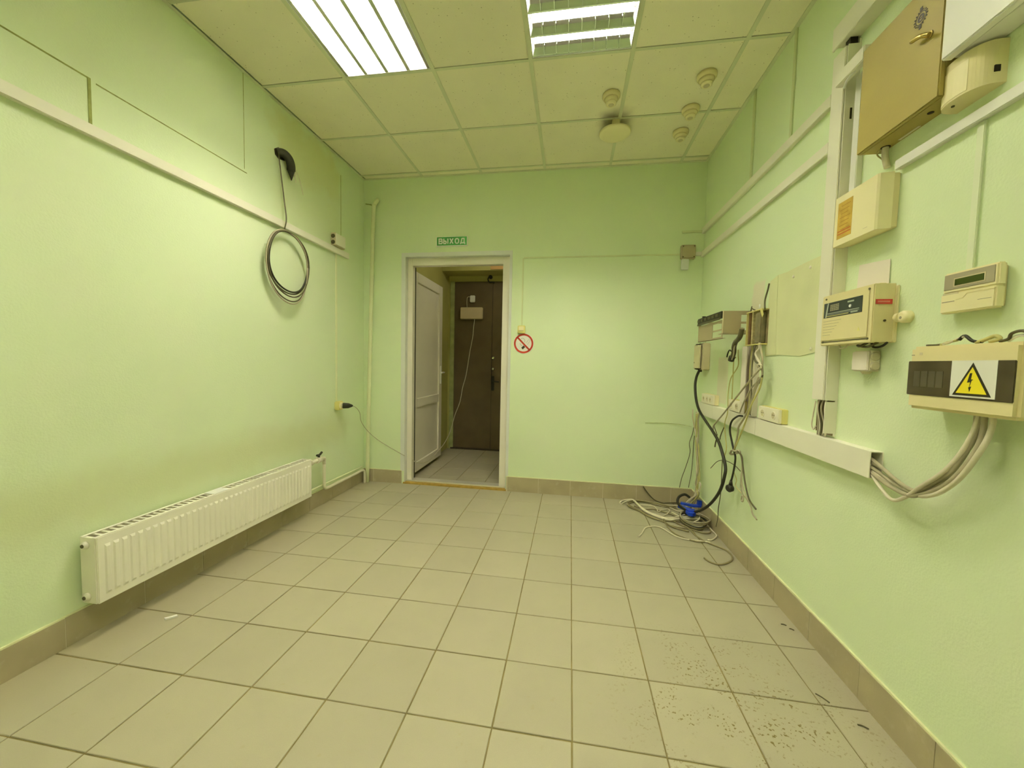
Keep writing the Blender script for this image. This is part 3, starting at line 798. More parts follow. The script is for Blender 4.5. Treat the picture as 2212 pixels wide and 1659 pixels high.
solo('thin_wall_channel', bbox(G(), -.481, -.467, 1.624, 2.262, 0, .007, .001), DUCTG, 'thin painted channel rising from the light switch', 'cable duct')
solo('thin_wall_channel', bbox(G(), -.467, .935, 2.258, 2.272, 0, .007, .001), DUCTG, 'thin painted channel running across the end wall to the corner box', 'cable duct')
t = thing('corner_junction_box', 'square grey junction box high in the far right corner', 'junction box', (1.0, D, 2.22))
part('box', bbox(G(), .940, 1.062, 2.218, 2.340, 0, .040, .006), BEIGE, t)
part('lid', bbox(G(), .944, 1.058, 2.222, 2.336, .039, .045, .003), M('grey_brown_lid', (.46, .40, .24), .5, .06), t)
for x, z in ((.955, 2.325), (1.047, 2.325), (.955, 2.233), (1.047, 2.233)):
    part('screw', G().lathe((x, D - .044, z), (x, D - .048, z), [(0, .006), (1, .005)], 10), DKGREY, t)
part('outlet_sleeve', bbox(G(), .950, 1.010, 2.125, 2.220, .004, .034, .004), CASING, t, 'short pale sleeve below the box')
part('inlet', bbox(G(), 1.060, XR - .001, 2.250, 2.282, 0, .018, .002), DUCT, t)
solo('short_wall_channel', bbox(G(), .950, XR - .001, 2.452, 2.472, 0, .012, .001), DUCTG, 'short painted channel stub on the end wall above the corner box', 'cable duct')

# corridor details
t = thing('alarm_sounder_box', 'flat beige box on the brown metal door', 'box', (-1.41, CY1 - .03, 1.872))
part('box', G().box(-1.572, -1.246, CY1 - .050, CY1 - .004, 1.873, 2.040, .008), BEIGE, t)
part('lid', G().box(-1.566, -1.252, CY1 - .058, CY1 - .049, 1.879, 2.034, .003), M('box_lid_tan', (.66, .54, .36), .5, .04), t)
t = thing('door_contact', 'tiny white contact unit above the beige box on the brown door', 'sensor', (-1.40, CY1 - .02, 2.112))
part('case', G().box(-1.438, -1.364, CY1 - .036, CY1 - .004, 2.113, 2.209, .008), WHITE2, t)
part('lead', G().tube([(-1.437, CY1 - .02, 2.19), (-1.475, CY1 - .02, 2.185), (-1.483, CY1 - .025, 2.13), (-1.478, CY1 - .03, 2.04)], .004, 6), GREYP, t)
t = thing('door_cable_loop', 'black cable loop with a knob above the brown door', 'cable', (-1.15, CY1 - .03, 2.40))
part('knob', G().lathe((-1.150, CY1 + .018, 2.468), (-1.150, CY1 - .035, 2.468), [(0, .026), (.8, .026), (1, .018)], 16), BLACK, t)
part('lead', G().tube([(-1.165, CY1 - .02, 2.462), (-1.180, CY1 - .03, 2.44), (-1.172, CY1 - .03, 2.405), (-1.150, CY1 - .02, 2.390), (-1.105, CY1 - .02, 2.392), (-1.09, CY1 - .02, 2.378)], .008, 8), BLACK, t)
t = thing('added_corridor_lamp', 'added unseen round lamp on the corridor ceiling, hidden above the doorway', 'ceiling lamp', (-.80, 4.35, CZ - .09))  # added out of view to brighten the corridor
part('base', G().lathe((-.80, 4.35, CZ), (-.80, 4.35, CZ - .03), [(0, .11), (1, .11)], 24), WHITE2, t)
part('globe', G().lathe((-.80, 4.35, CZ - .03), (-.80, 4.35, CZ - .09), [(0, .10), (.5, .09), (.85, .06), (1, .02)], 24), emis('added_corridor_light', LAMP_COL, 15.0), t)
solo('tan_corridor_sign', G().box(-1.085, -.62, 4.985, 5.0, 2.498, 2.556, .002), TANSIGN, 'faded orange plate on the corridor beam', 'sign')
solo('door_wire', G().tube([(-1.36, CY1 - .045, 1.875), (-1.365, 5.22, 1.75), (-1.37, 5.2, 1.617), (-1.402, 5.18, 1.412), (-1.43, 5.1, 1.084), (-1.461, 5.05, .916), (-1.483, 5.0, .719), (-1.537, 4.95, .538), (-1.58, 4.9, .329), (-1.622, 4.82, .199), (-1.612, 4.6, .155), (-1.605, 4.35, .120), (-1.597, 4.1, .110), (-1.60, 3.83, .17), (-1.597, 3.70, .23)], .0045, 7), GREYP,
     'long white wire hanging from the beige box down to the door leaf', 'cable')

# ================================================================== RIGHT WALL: ducts
def duct(name, label, y0, y1, z0, z1, d, mat, gap=True, bev=.002):
    t = thing(name, label, 'cable duct', (XR, (y0 + y1) / 2, z0))
    hz = (z1 - z0)
    if (y1 - y0) > hz:
        part('duct_base', rbox(G(), y0, y1, z0 + .003, z1 - .003, 0, d * .6), mat, t)
    else:
        part('duct_base', rbox(G(), y0 + .003, y1 - .003, z0, z1, 0, d * .6), mat, t)
    part('duct_cover', rbox(G(), y0, y1, z0, z1, d * .55, d, bev), mat, t)
    return t
duct('upper_cable_duct', 'upper of the two slim ducts running from the corner to the vertical duct', 1.955, D - .001, 2.440, 2.492, .024, DUCT)
duct('lower_cable_duct', 'lower white slim duct running from the corner to the vertical duct', 1.955, D - .001, 2.236, 2.286, .022, DUCT)
solo('painted_wall_strip', rbox(G(), 2.300, 2.322, 2.495, H, 0, .008, .002), DUCTG, 'painted vertical strip from ceiling to upper slim duct, nearer the viewer', 'cable duct')
solo('painted_wall_strip', rbox(G(), 2.752, 2.776, 2.495, H, 0, .010, .002), DUCTG, 'painted vertical strip from ceiling to upper slim duct, nearer the far corner', 'cable duct')

t = thing('vertical_cable_duct', 'tall cream vertical duct left of the alarm boxes', 'cable duct', (XR, 1.857, .97))
vy0, vy1 = 1.817, 1.900
part('duct_base', rbox(G(), vy0 + .002, vy1 - .002, .972, 2.620, 0, .008), DUCT, t)
part('side_wall', rbox(G(), vy0, vy0 + .003, 1.128, 2.600, 0, .048), DUCT, t)
part('side_wall', rbox(G(), vy1 - .003, vy1, 1.128, 2.600, 0, .048), DUCT, t)
part('cover', rbox(G(), vy0 + .0065, vy1, 1.128, 2.600, .044, .054, .002), DUCT, t)
part('lower_side', rbox(G(), vy0 - .001, vy0 + .003, .985, 1.122, .0, .047), DUCT, t)
part('lower_side', rbox(G(), vy1 - .003, vy1, .985, 1.122, .0, .030), OPENBOX, t)  # far inner side coloured dark for the shade inside the open duct
part('cavity_back_shade', rbox(G(), vy0 + .004, vy1 - .004, .975, 1.126, .006, .012), OPENBOX, t)  # dark back and top paint the same interior shade
part('cavity_top_shade', rbox(G(), vy0 + .004, vy1 - .004, 1.1285, 1.132, .006, .043), DARKHOLE, t)
for k, (y, m_) in enumerate(((1.836, GREYP), (1.850, GREYC), (1.862, DKGREY), (1.874, GREYP), (1.884, GREYC))):
    part('wire', G().tube([(XR - .030, y, 1.14), (XR - .034 - .006 * (k % 2), y + .004, 1.09), (XR - .028, y - .004 + .002 * k, 1.02), (XR - .030, y, .968)], .0036, 7), m_, t)
part('wire', G().tube([(XR - .045, 1.885, 1.12), (XR - .048, 1.892, 1.06), (XR - .05, 1.895, 1.01), (XR - .05, 1.880, .992), (XR - .048, 1.868, 1.01)], .003, 7), GREYP, t)
part('screw_slot', rbox(G(), 1.8165, 1.8170, 2.30, 2.345, .020, .028), DARKHOLE, t)

t = thing('top_cable_duct', 'wide cream duct rising out of frame along the ceiling side of the right wall', 'cable duct', (XR, 1.2, 2.63))
part('duct_base', rbox(G(), YB + .0, 1.885, 2.634, 2.716, 0, .010), DUCT, t)
part('bottom_wall', rbox(G(), YB, 1.880, 2.632, 2.636, 0, .058), DUCT, t)
part('top_wall', rbox(G(), YB, 1.880, 2.714, 2.718, 0, .058), DUCT, t)
part('cover', rbox(G(), YB, 1.900, 2.628, 2.722, .054, .062, .002), DUCT, t)
part('end_gap_shade', rbox(G(), 1.822, 1.850, 2.604, 2.630, .012, .040), DARKHOLE, t)  # dark block painting the shaded gap above the vertical duct

t = thing('cross_duct_stub', 'short cream duct stub crossing over the vertical duct to the ochre cabinet', 'cable duct', (XR - .06, 1.76, 2.43))
part('cover', rbox(G(), 1.672, 1.828, 2.432, 2.486, .055, .083, .003), DUCT, t)
part('inner_wire', G().tube([(XR - .07, 1.73, 2.435), (XR - .075, 1.765, 2.424), (XR - .065, 1.80, 2.415)], .004, 7), WHITE2, t)
duct('slim_vertical_duct', 'slim white vertical duct squeezed between the tall duct and the ochre cabinet', 1.765, 1.800, 1.97, 2.455, .024, WHITE2)
duct('lower_right_duct', 'slim white horizontal duct under the ochre cabinet running out of frame', .30, 1.575, 1.972, 2.006, .022, WHITE2)
duct('keypad_drop_duct', 'thin green-white vertical duct dropping to the keypad', 1.290, 1.312, 1.552, 1.972, .008, M('duct_greenish', (.74, .80, .60), .5, .04))

t = thing('main_cable_duct', 'wide pale open-ended cable duct at waist height on the right wall', 'cable duct', (XR, 2.5, .864))
my0, my1, mz0, mz1, md = 1.556, 3.470, .866, .964, .044
part('duct_base', rbox(G(), my0 + .002, my1, mz0 + .002, mz1 - .002, 0, .004), DUCT, t)
part('top_wall', rbox(G(), my0 + .003, 2.435, mz1 - .003, mz1, 0, md - .002), DUCT, t)
part('top_wall', rbox(G(), 2.535, my1, mz1 - .003, mz1, 0, md - .002), DUCT, t)
part('bottom_wall', rbox(G(), my0 + .003, my1, mz0, mz0 + .003, 0, md - .002), DUCT, t)
part('divider', rbox(G(), my0 + .004, my1, .914, .917, 0, md - .008), DUCT, t)
part('front_cover', rbox(G(), my0, 2.428, mz0 - .001, mz1 + .001, md - .003, md + .001, .001), DUCT, t)
part('front_cover', rbox(G(), 2.430, 3.118, mz0 - .001, mz1 - .002, md - .003, md + .001, .001), DUCT, t)
part('front_cover', rbox(G(), 3.120, my1, mz0 - .001, mz1 + .001, md - .003, md + .001, .001), DUCT, t)

# sockets on the main duct
def socket_block(y0, y1, label, side=True, dust=True):
    t = thing('double_socket', label, 'socket', (XR, (y0 + y1) / 2, .965), 'sockets above the main duct')
    z0, z1 = .967, 1.046
    part('body', rbox(G(), y0, y1, z0, z1, 0, .030, .003), YELLOWED if dust else CREAM, t)
    pl = part('face_plate', rbox(G(), y0 + .002, y1 - .002, z0 + .002, z1 - .002, .028, .045, .003), SOCKW, t)
    n = 2 if y1 - y0 < .24 else 3
    for k in range(n):
        yc = y0 + .055 + k * (y1 - y0 - .11) / max(1, n - 1)
        zc = (z0 + z1) / 2
        part('socket_well', ring_x(yc, zc, .018, .023, .045, .048), SOCKW, pl)
        part('socket_recess', G().lathe((XR - .0445, yc, zc), (XR - .0462, yc, zc), [(0, .018), (1, .018)], 20), BEIGE, pl)
        for q in (-.008, .008):
            part('pin_hole', G().lathe((XR - .046, yc + q, zc + .002), (XR - .0466, yc + q, zc + .002), [(0, .0032), (1, .0032)], 8), DARKHOLE, pl)
    return t
def ring_x(cy, cz, r0, r1, d0, d1, n=24):
    b = bmesh.new(); R = []
    for k in range(n):
        a = 2 * math.pi * k / n
        R.append([b.verts.new((XR - d, cy + r * math.cos(a), cz + r * math.sin(a))) for r, d in ((r0, d0), (r1, d0), (r1, d1), (r0, d1))])
    for k in range(n):
        A, B = R[k], R[(k + 1) % n]
        for i in range(4): b.faces.new((A[i], A[(i + 1) % 4], B[(i + 1) % 4], B[i]))
    bmesh.ops.recalc_face_normals(b, faces=list(b.faces))
    return G()._merge(b)
socket_block(2.178, 2.405, 'cream multi socket with yellowed end standing on the duct nearest the bare plaster patch')
socket_block(2.640, 2.835, 'cream double socket half hidden behind hanging cables')
socket_block(3.118, 3.375, 'cream multi socket nearest the far corner above the duct', dust=False)

# open vertical channel under the wall box
t = thing('open_vertical_channel', 'open white vertical channel full of cables below the broken wall box', 'cable duct', (XR, 2.56, .965))
part('back', rbox(G(), 2.515, 2.665, .966, 1.400, 0, .004), WHITE, t)
part('side_wall', rbox(G(), 2.660, 2.667, .966, 1.400, 0, .036), WHITE, t)
part('cover', rbox(G(), 2.600, 2.667, .966, 1.400, .034, .040, .001), WHITE, t)
part('side_wall', rbox(G(), 2.513, 2.518, .966, 1.400, 0, .030), WHITE, t)
for k in range(5):
    y = 2.528 + k * .014
    part('cable', G().tube([(XR - .015, y, 1.40), (XR - .02 - .004 * (k % 2), y + .006 * (-1) ** k, 1.25), (XR - .018, y - .004, 1.10), (XR - .016, y + .003, .97)], .005, 7), (GREYC, GREYP, DKGREY, GREYC, OLIVE)[k], t)

t = thing('broken_wall_box', 'broken open wall box with yellowed rim and bare wires', 'wall box', (XR, 2.55, 1.398))
by0, by1, bz0, bz1 = 2.425, 2.625, 1.402, 1.612
part('back', rbox(G(), by0, by1, bz0, bz1, 0, .006), OPENBOX, t)
part('rim', rbox(G(), by1 - .006, by1, bz0, bz1, 0, .042), YELLOWED, t)
part('rim', rbox(G(), by0, by1, bz0, bz0 + .006, 0, .044), YELLOWED, t)
part('rim', rbox(G(), by0, by1, bz1 - .006, bz1, 0, .044), YELLOWED, t)
part('divider', rbox(G(), 2.536, 2.556, bz0 + .006, bz1 - .006, 0, .040), M('ragged_foam', (.50, .44, .20), .9, .35, 60, .5, 90), t)
part('strip', rbox(G(), 2.580, 2.606, bz0 + .006, bz1 - .006, .006, .036), M('rusty_strip', (.16, .09, .03), .8, .3, 40), t)
part('grey_core', rbox(G(), 2.450, 2.524, bz0 + .008, bz1 - .014, .006, .036, .006), M('grey_core', (.22, .195, .095), .7, .25, 30), t)
part('torn_flap', G().prism('x', [(2.41, 1.575), (2.43, 1.612), (2.455, 1.610), (2.425, 1.56)], XR - .043, XR - .041), YELLOWED, t)
part('loose_wire', G().tube([(XR - .03, 2.53, 1.612), (XR - .035, 2.575, 1.632), (XR - .03, 2.590, 1.645), (XR - .03, 2.597, 1.625), (XR - .03, 2.598, 1.612)], .0035, 7), DKGREY, t)
part('loose_wire', G().tube([(XR - .03, 2.425, 1.605), (XR - .025, 2.440, 1.66), (XR - .015, 2.436, 1.72), (XR - .012, 2.43, 1.755)], .0045, 7), DKGREY, t)
part('loose_wire', G().tube([(XR - .03, 2.49, 1.612), (XR - .025, 2.50, 1.645)], .004, 7), WHITE2, t)

# 19-inch wall bracket with black patch panel
t = thing('wall_rack_bracket', 'beige metal wall rack bracket holding a black patch panel', 'rack bracket', (XR - .1, 2.95, 1.45))
kd, ky0, ky1, kz0, kz1 = .170, 2.655, 3.130, 1.485, 1.628
BR = M('bracket_beige_metal', (.44, .375, .215), .5, .06)
part('end_plate', G().box(XR - kd, XR - .062, ky0 - .002, ky0, kz0, kz1).box(XR - .062, XR - .002, ky0 - .002, ky0, kz0, kz0 + .02)
     .box(XR - .062, XR - .002, ky0 - .002, ky0, kz1 - .025, kz1).box(XR - .062, XR - .002, ky0 - .002, ky0, 1.546, 1.560).box(XR - .016, XR - .002, ky0 - .002, ky0, kz0, kz1), BR, t)
part('end_lip', G().box(XR - kd, XR - kd + .018, ky1, ky1 + .002, kz0, kz1 - .02), BR, t)
part('wall_arm', G().box(XR - kd, XR - .002, ky1 - .012, ky1, kz1 - .030, kz1 - .022), BR, t)
g = G()
fz0, fz1 = 1.452, 1.572
xf = XR - kd
for (a0, a1, c0, c1) in ((ky0, 2.672, fz0, fz1), (2.672, 2.835, fz0, 1.464), (2.672, 2.835, 1.504, 1.514), (2.672, 2.835, 1.556, fz1), (2.835, ky1, fz0, fz1)):
    g.box(xf, xf + .002, a0, a1, c0, c1)
part('front_plate', g, BR, t)
part('bottom_flange', G().box(xf, XR - .01, ky0, ky0 + .07, kz0 - .003, kz0).box(xf, xf + .02, ky0, ky1, fz0, fz0 + .002), BR, t)
part('side_flange', G().box(xf - .002, xf + .001, ky0 - .003, ky0 + .004, kz0, kz1), CREAM, t)
pp = part('patch_panel', G().box(xf - .012, xf + .014, ky0 + .006, ky1 - .01, 1.585, 1.628, .003), BLACK, t, 'black patch panel')
part('panel_strip', G().box(xf - .016, xf - .010, ky0 + .02, ky1 - .015, 1.574, 1.588, .002), DKGREY, pp)
for k in range(6):
    y = ky0 + .05 + k * .072
    part('port', G().box(xf - .017, xf - .010, y, y + .045, 1.598, 1.618, .002), DKGREY, pp)
part('latch', G().box(xf - .02, xf, ky1 - .15, ky1 - .13, 1.626, 1.634), BLACK, pp)

t = thing('bundled_sleeve', 'dark taped cable bundle hanging below the rack bracket', 'cable bundle', (XR - .1, 2.62, 1.31))
part('sleeve', G().tube([(XR - .12, 2.490, 1.50), (XR - .12, 2.518, 1.449), (XR - .11, 2.594, 1.427), (XR - .10, 2.644, 1.400), (XR - .09, 2.668, 1.361), (XR - .09, 2.704, 1.312)], .0145, 9), DKGREY, t)
part('sleeve_end', G().tube([(XR - .09, 2.690, 1.335), (XR - .09, 2.706, 1.309)], .019, 9), BLACK, t)
part('tape_tail', G().tube([(XR - .09, 2.690, 1.362), (XR - .09, 2.734, 1.379), (XR - .09, 2.762, 1.358), (XR - .09, 2.775, 1.333)], .0045, 7), BLACK, t)
part('pale_strand', G().tube([(XR - .105, 2.60, 1.425), (XR - .105, 2.625, 1.39), (XR - .10, 2.645, 1.345), (XR - .095, 2.68, 1.315)], .0045, 7), GREYC, t)

# beige box with the thick cable
t = thing('corner_cable_box', 'beige wall box in the far right corner feeding the thick black cable', 'junction box', (XR, 3.44, 1.237))
part('box', rbox(G(), 3.350, 3.520, 1.238, 1.462, 0, .062, .006), BEIGE, t)
part('lid', rbox(G(), 3.353, 3.517, 1.241, 1.459, .060, .080, .010), M('pale_lid', (.68, .61, .40), .5, .05), t)
part('screw', G().lathe((XR - .08, 3.49, 1.30), (XR - .083, 3.49, 1.30), [(0, .005), (1, .004)], 8), DKGREY, t)
part('cable_gland', G().cyl((XR - .045, 3.44, 1.240), (XR - .045, 3.44, 1.222), .014), BLACK, t)
part('wire', G().tube([(XR - .03, 3.40, 1.462), (XR - .04, 3.34, 1.485), (XR - .06, 3.22, 1.505), (XR - .07, 3.14, 1.51)], .0025, 6), OLIVE, t)

# ================================================================== RIGHT WALL: boxes
# ochre metal cabinet
t = thing('ochre_metal_cabinet', 'ochre painted metal cabinet with round emblem and brass latch', 'cabinet', (XR, 1.53, 2.08))
cy0, cy1, cz0, cz1 = 1.385, 1.672, 2.082, 2.460
part('body', rbox(G(), cy0, cy1, cz0, cz1, 0, .066, .004), BROWNM, t)
dr = part('door', rbox(G(), 1.350, 1.676, cz0 - .002, cz1 + .002, .066, .082, .003), BROWNM, t)
part('return_lip', rbox(G(), 1.350, 1.353, cz0, cz1, .052, .068), BROWNM, dr)
part('return_lip', rbox(G(), 1.672, 1.676, cz0, cz1, .052, .068), BROWNM, dr)
part('bottom_plate', G().prism('z', [(XR, 1.400), (XR - .030, 1.372), (XR - .066, 1.352), (XR - .066, 1.672), (XR, 1.672)], cz0 - .0015, cz0 + .001), BROWNM, t)
part('bottom_knockout', G().lathe((XR - .035, 1.43, cz0 - .0012), (XR - .035, 1.43, cz0 - .003), [(0, .008), (1, .008)], 14), DARKHOLE, t)
part('bottom_cable_hole', G().lathe((XR - .020, 1.625, cz0 - .0012), (XR - .020, 1.625, cz0 - .003), [(0, .014), (1, .014)], 16), DARKHOLE, t)
part('bottom_slot', rbox(G(), 1.50, 1.58, cz0 - .003, cz0 - .001, .006, .014), GREYP, t)
xe = XR - .0822
def xprism(poly, a=.0822, b=.0832): return G().prism('x', poly, XR - b, XR - a)
ey, ez = 1.430, 2.371
em = part('emblem', ring_x(ey, ez, .0165, .0190, .0818, .0828, 28), SIGNK, dr, 'dark round emblem with spokes')
part('emblem_core', ring_x(ey, ez, .0060, .0118, .0818, .0828, 24), SIGNK, dr)
part('emblem_core_bar', rbox(G(), ey - .011, ey + .007, ez - .0015, ez + .0015, .0818, .0829), SIGNK, dr)
for k in range(16):
    a = 2 * math.pi * k / 16
    if k in (4, 12): wd, r0, r1 = .22, .021, .033
    else: wd, r0, r1 = .10, .0205, .0245
    part('emblem_tick', xprism([(ey + r0 * math.cos(a - wd), ez + r0 * math.sin(a - wd)), (ey + r1 * math.cos(a - wd * .6), ez + r1 * math.sin(a - wd * .6)),
                                (ey + r1 * math.cos(a + wd * .6), ez + r1 * math.sin(a + wd * .6)), (ey + r0 * math.cos(a + wd), ez + r0 * math.sin(a + wd))]), SIGNK, dr)
la = part('latch', G().tube([(XR - .083, 1.392, 2.290), (XR - .098, 1.394, 2.290), (XR - .102, 1.405, 2.296), (XR - .102, 1.432, 2.303)], .0065, 8), BRASS, dr, 'brass turn latch')
part('latch_wing', G().tube([(XR - .100, 1.394, 2.291), (XR - .100, 1.382, 2.285), (XR - .100, 1.372, 2.277)], .0055, 8), BRASS, dr)
part('latch_washer', G().lathe((XR - .082, 1.392, 2.290), (XR - .085, 1.392, 2.290), [(0, .011), (1, .010)], 14), BRASS, dr)
part('cable_below', G().tube([(XR - .020, 1.625, 2.085), (XR - .018, 1.628, 2.05), (XR - .012, 1.622, 2.006)], .010, 8), GREYP, t)
part('green_wire', G().tube([(XR - .026, 1.64, 2.083), (XR - .03, 1.648, 2.066), (XR - .018, 1.640, 2.045)], .0028, 6), OLIVE, t)

# white box above
t = thing('white_control_box', 'large white control box cut by the top right edge of the picture', 'control box', (XR, 1.14, 2.168))
part('body', rbox(G(), .92, 1.328, 2.169, 2.46, 0, .070, .003), WHITE2, t)
part('cover', rbox(G(), .915, 1.333, 2.166, 2.463, .068, .096, .004), WHITE2, t)
for k in range(3):
    part('vent_slot', rbox(G(), 1.27 - k * .018, 1.305 - k * .012, 2.325 + k * .012, 2.328 + k * .012, .0955, .0965), DKGREY, t)

# siren box
t = thing('siren_box', 'yellowed rounded siren box under the white control box', 'siren', (XR, 1.32, 2.04))
prof = [(0, 1.386)] + [(.069 * math.sin(math.pi * (k / 24)) ** .55, 1.319 + .067 * math.cos(math.pi * (k / 24))) for k in range(1, 24)] + [(0, 1.252)]
part('shell', G().prism('z', [(XR - a, b) for a, b in prof], 2.046, 2.160), CREAMD, t)
lb = [(.0702 * math.sin(math.pi * (k / 24)) ** .55, 1.319 + .0682 * math.cos(math.pi * (k / 24))) for k in range(5, 17)]
part('front_lit_facet', G().prism('z', [(XR - a_, b_) for a_, b_ in lb] + [(XR - a_ + .003, b_) for a_, b_ in lb[::-1]], 2.052, 2.136), CREAM, t)  # paler sheet paints the brighter lit front facet
part('side_hole', G().box(XR - .030, XR - .017, 1.2508, 1.2560, 2.075, 2.092), DARKHOLE, t)
part('bottom_screw', G().lathe((XR - .045, 1.345, 2.046), (XR - .045, 1.345, 2.043), [(0, .004), (1, .004)], 8), DKGREY, t)

# cream box with the orange label window
t = thing('cream_alarm_box', 'cream alarm box with an orange label window on its left', 'alarm box', (XR, 1.69, 1.772))
part('back_box', rbox(G(), 1.573, 1.805, 1.774, 1.966, 0, .024, .003), CREAMD, t)
part('front_cover', G().prism('z', [(XR - .022, 1.571), (XR - .060, 1.579), (XR - .066, 1.585), (XR - .066, 1.802), (XR - .060, 1.808), (XR - .022, 1.808)], 1.771, 1.969), CREAM, t)
lw = part('label_window', rbox(G(), 1.702, 1.783, 1.797, 1.942, .0655, .0668), ORANGE, t, 'orange printed label')
for k in range(7):
    z = 1.925 - k * .0155
    part('label_line', rbox(G(), 1.712 + .006 * (k % 3), 1.772 - .008 * ((k + 1) % 2), z - .0012, z + .0012, .0666, .0671), M('label_print', (.34, .19, .02), .7), lw)
for z in (1.826, 1.815):
    part('label_red_line', rbox(G(), 1.706, 1.778, z - .002, z + .002, .0666, .0671), M('label_print_red', (.45, .10, .02), .7), lw)
part('mark', rbox(G(), 1.618, 1.640, 1.793, 1.7945, .0655, .0664), BEIGE, t)

# paper
solo('pinned_paper', G().prism('x', [(1.587, 1.562), (1.588, 1.667), (1.662, 1.675), (1.738, 1.682), (1.745, 1.585), (1.745, 1.562)], XR - .0042, XR - .0028), PAPER,
     'blank pale paper sheet on the wall above the fire alarm panel', 'paper')

# fire alarm panel
t = thing('fire_alarm_panel', 'beige alarm control panel with dark display and red side label', 'alarm panel', (XR, 1.685, 1.362))
part('back_plate', rbox(G(), 1.540, 1.826, 1.362, 1.564, 0, .008, .002), CREAM, t)
part('body', rbox(G(), 1.550, 1.820, 1.364, 1.572, .006, .040, .0012), CREAMD, t)
part('body_mid', rbox(G(), 1.547, 1.822, 1.363, 1.573, .038, .060, .0012), CREAMD, t)
fc = part('front_cover', rbox(G(), 1.544, 1.824, 1.362, 1.571, .058, .078, .003), CREAMD, t)
part('raised_front', rbox(G(), 1.562, 1.818, 1.382, 1.552, .077, .081, .002), CREAMD, fc)
part('bottom_groove', rbox(G(), 1.556, 1.816, 1.374, 1.379, .0775, .0788), DKGREY, fc)
dp = part('display', rbox(G(), 1.592, 1.806, 1.477, 1.538, .0805, .0820), SCREEN, fc, 'dark display strip')
part('display_stripe', xprism([(1.787, 1.478), (1.795, 1.478), (1.783, 1.537), (1.776, 1.537)], .0815, .0826), PALEM, dp)
part('display_line', rbox(G(), 1.605, 1.782, 1.492, 1.495, .0815, .0826), PALEM, dp)
part('display_line', rbox(G(), 1.605, 1.786, 1.487, 1.4885, .0815, .0826), PALEM, dp)
part('display_line', rbox(G(), 1.660, 1.786, 1.481, 1.4835, .0815, .0826), YELLOWED, dp)
part('display_mark', rbox(G(), 1.612, 1.648, 1.481, 1.486, .0815, .0826), PALEM, dp)
for i in range(5):
    for j in range(4):
        part('display_cell', rbox(G(), 1.716 + i * .0105, 1.7245 + i * .0105, 1.503 + j * .0068, 1.508 + j * .0068, .0815, .0824), BEZEL, dp)
part('display_badge', rbox(G(), 1.634, 1.668, 1.523, 1.529, .0815, .0826), PALEM, dp)
part('key_button', G().lathe((XR - .0815, 1.652, 1.508), (XR - .0845, 1.652, 1.508), [(0, .0065), (1, .0055)], 16), WHITE2, dp)
for k in range(6):
    part('vent_line', rbox(G(), 1.700 + k * .012, 1.806, 1.462 - k * .0115, 1.4632 - k * .0115, .0806, .0814), BEZEL, fc)
part('printed_mark', xprism([(1.612, 1.408), (1.596, 1.408), (1.604, 1.424)], .0806, .0813), YELLOWED, fc)
for y, z in ((1.800, 1.556), (1.566, 1.556), (1.806, 1.3765), (1.562, 1.3765)):
    part('screw', G().lathe((XR - .077, y, z), (XR - .080, y, z), [(0, .0045), (1, .004)], 10), DKGREY, fc)
part('red_side_label', G().box(XR - .072, XR - .020, 1.5425, 1.5445, 1.498, 1.515), REDL, t, 'red printed side label')
part('side_label_print', G().box(XR - .066, XR - .028, 1.5418, 1.5428, 1.504, 1.509), M('label_pale_print', (.62, .25, .18), .6), t)
part('side_screw', G().lathe((XR - .038, 1.5475, 1.44), (XR - .038, 1.544, 1.44), [(0, .004), (1, .004)], 8), DKGREY, t)
part('wire_tuft', G().tube([(XR - .05, 1.60, 1.364), (XR - .06, 1.62, 1.352), (XR - .05, 1.648, 1.356), (XR - .045, 1.625, 1.350), (XR - .05, 1.60, 1.349), (XR - .055, 1.575, 1.352), (XR - .04, 1.565, 1.364)], .0045, 7), DKGREY, t)
part('wire_tuft', G().tube([(XR - .03, 1.61, 1.364), (XR - .035, 1.59, 1.347), (XR - .03, 1.56, 1.350), (XR - .02, 1.552, 1.364)], .0040, 7), BLACK, t)
part('wire_tuft', G().tube([(XR - .05, 1.75, 1.364), (XR - .055, 1.735, 1.349), (XR - .05, 1.715, 1.352), (XR - .045, 1.705, 1.364)], .0030, 7), GREYP, t)

# round contact
t = thing('round_connector', 'small round cream connector stuck to the wall beside the alarm panel', 'connector', (XR, 1.495, 1.418))
part('body', G().lathe((XR, 1.497, 1.447), (XR - .026, 1.497, 1.447), [(0, .021), (.7, .021), (.9, .018), (1, .012)], 22), CREAM, t)
part('cap', G().lathe((XR - .016, 1.508, 1.447), (XR - .016, 1.528, 1.446), [(0, .016), (.7, .016), (1, .012)], 18), CREAMD, t)
part('pin_hole', G().lathe((XR - .0258, 1.497, 1.444), (XR - .0268, 1.497, 1.444), [(0, .005), (1, .005)], 8), BEZEL, t)

# small junction box
t = thing('small_junction_box', 'small pale junction box with two round knockouts under the alarm panel', 'junction box', (XR, 1.645, 1.255))
part('box', rbox(G(), 1.603, 1.690, 1.257, 1.336, 0, .036, .004), M('junction_box_pale', (.70, .66, .52), .5, .05), t)
part('lid', rbox(G(), 1.606, 1.687, 1.260, 1.333, .035, .042, .003), WHITE, t)
for z in (1.277, 1.314):
    part('knockout', G().lathe((XR - .019, 1.6035, z), (XR - .019, 1.598, z), [(0, .0165), (.5, .0165), (1, .013)], 18), M('knockout_grey', (.58, .53, .38), .5, .06), t)
part('lug', G().prism('x', [(1.632, 1.257), (1.658, 1.257), (1.645, 1.247)], XR - .030, XR - .004), BEIGE, t)

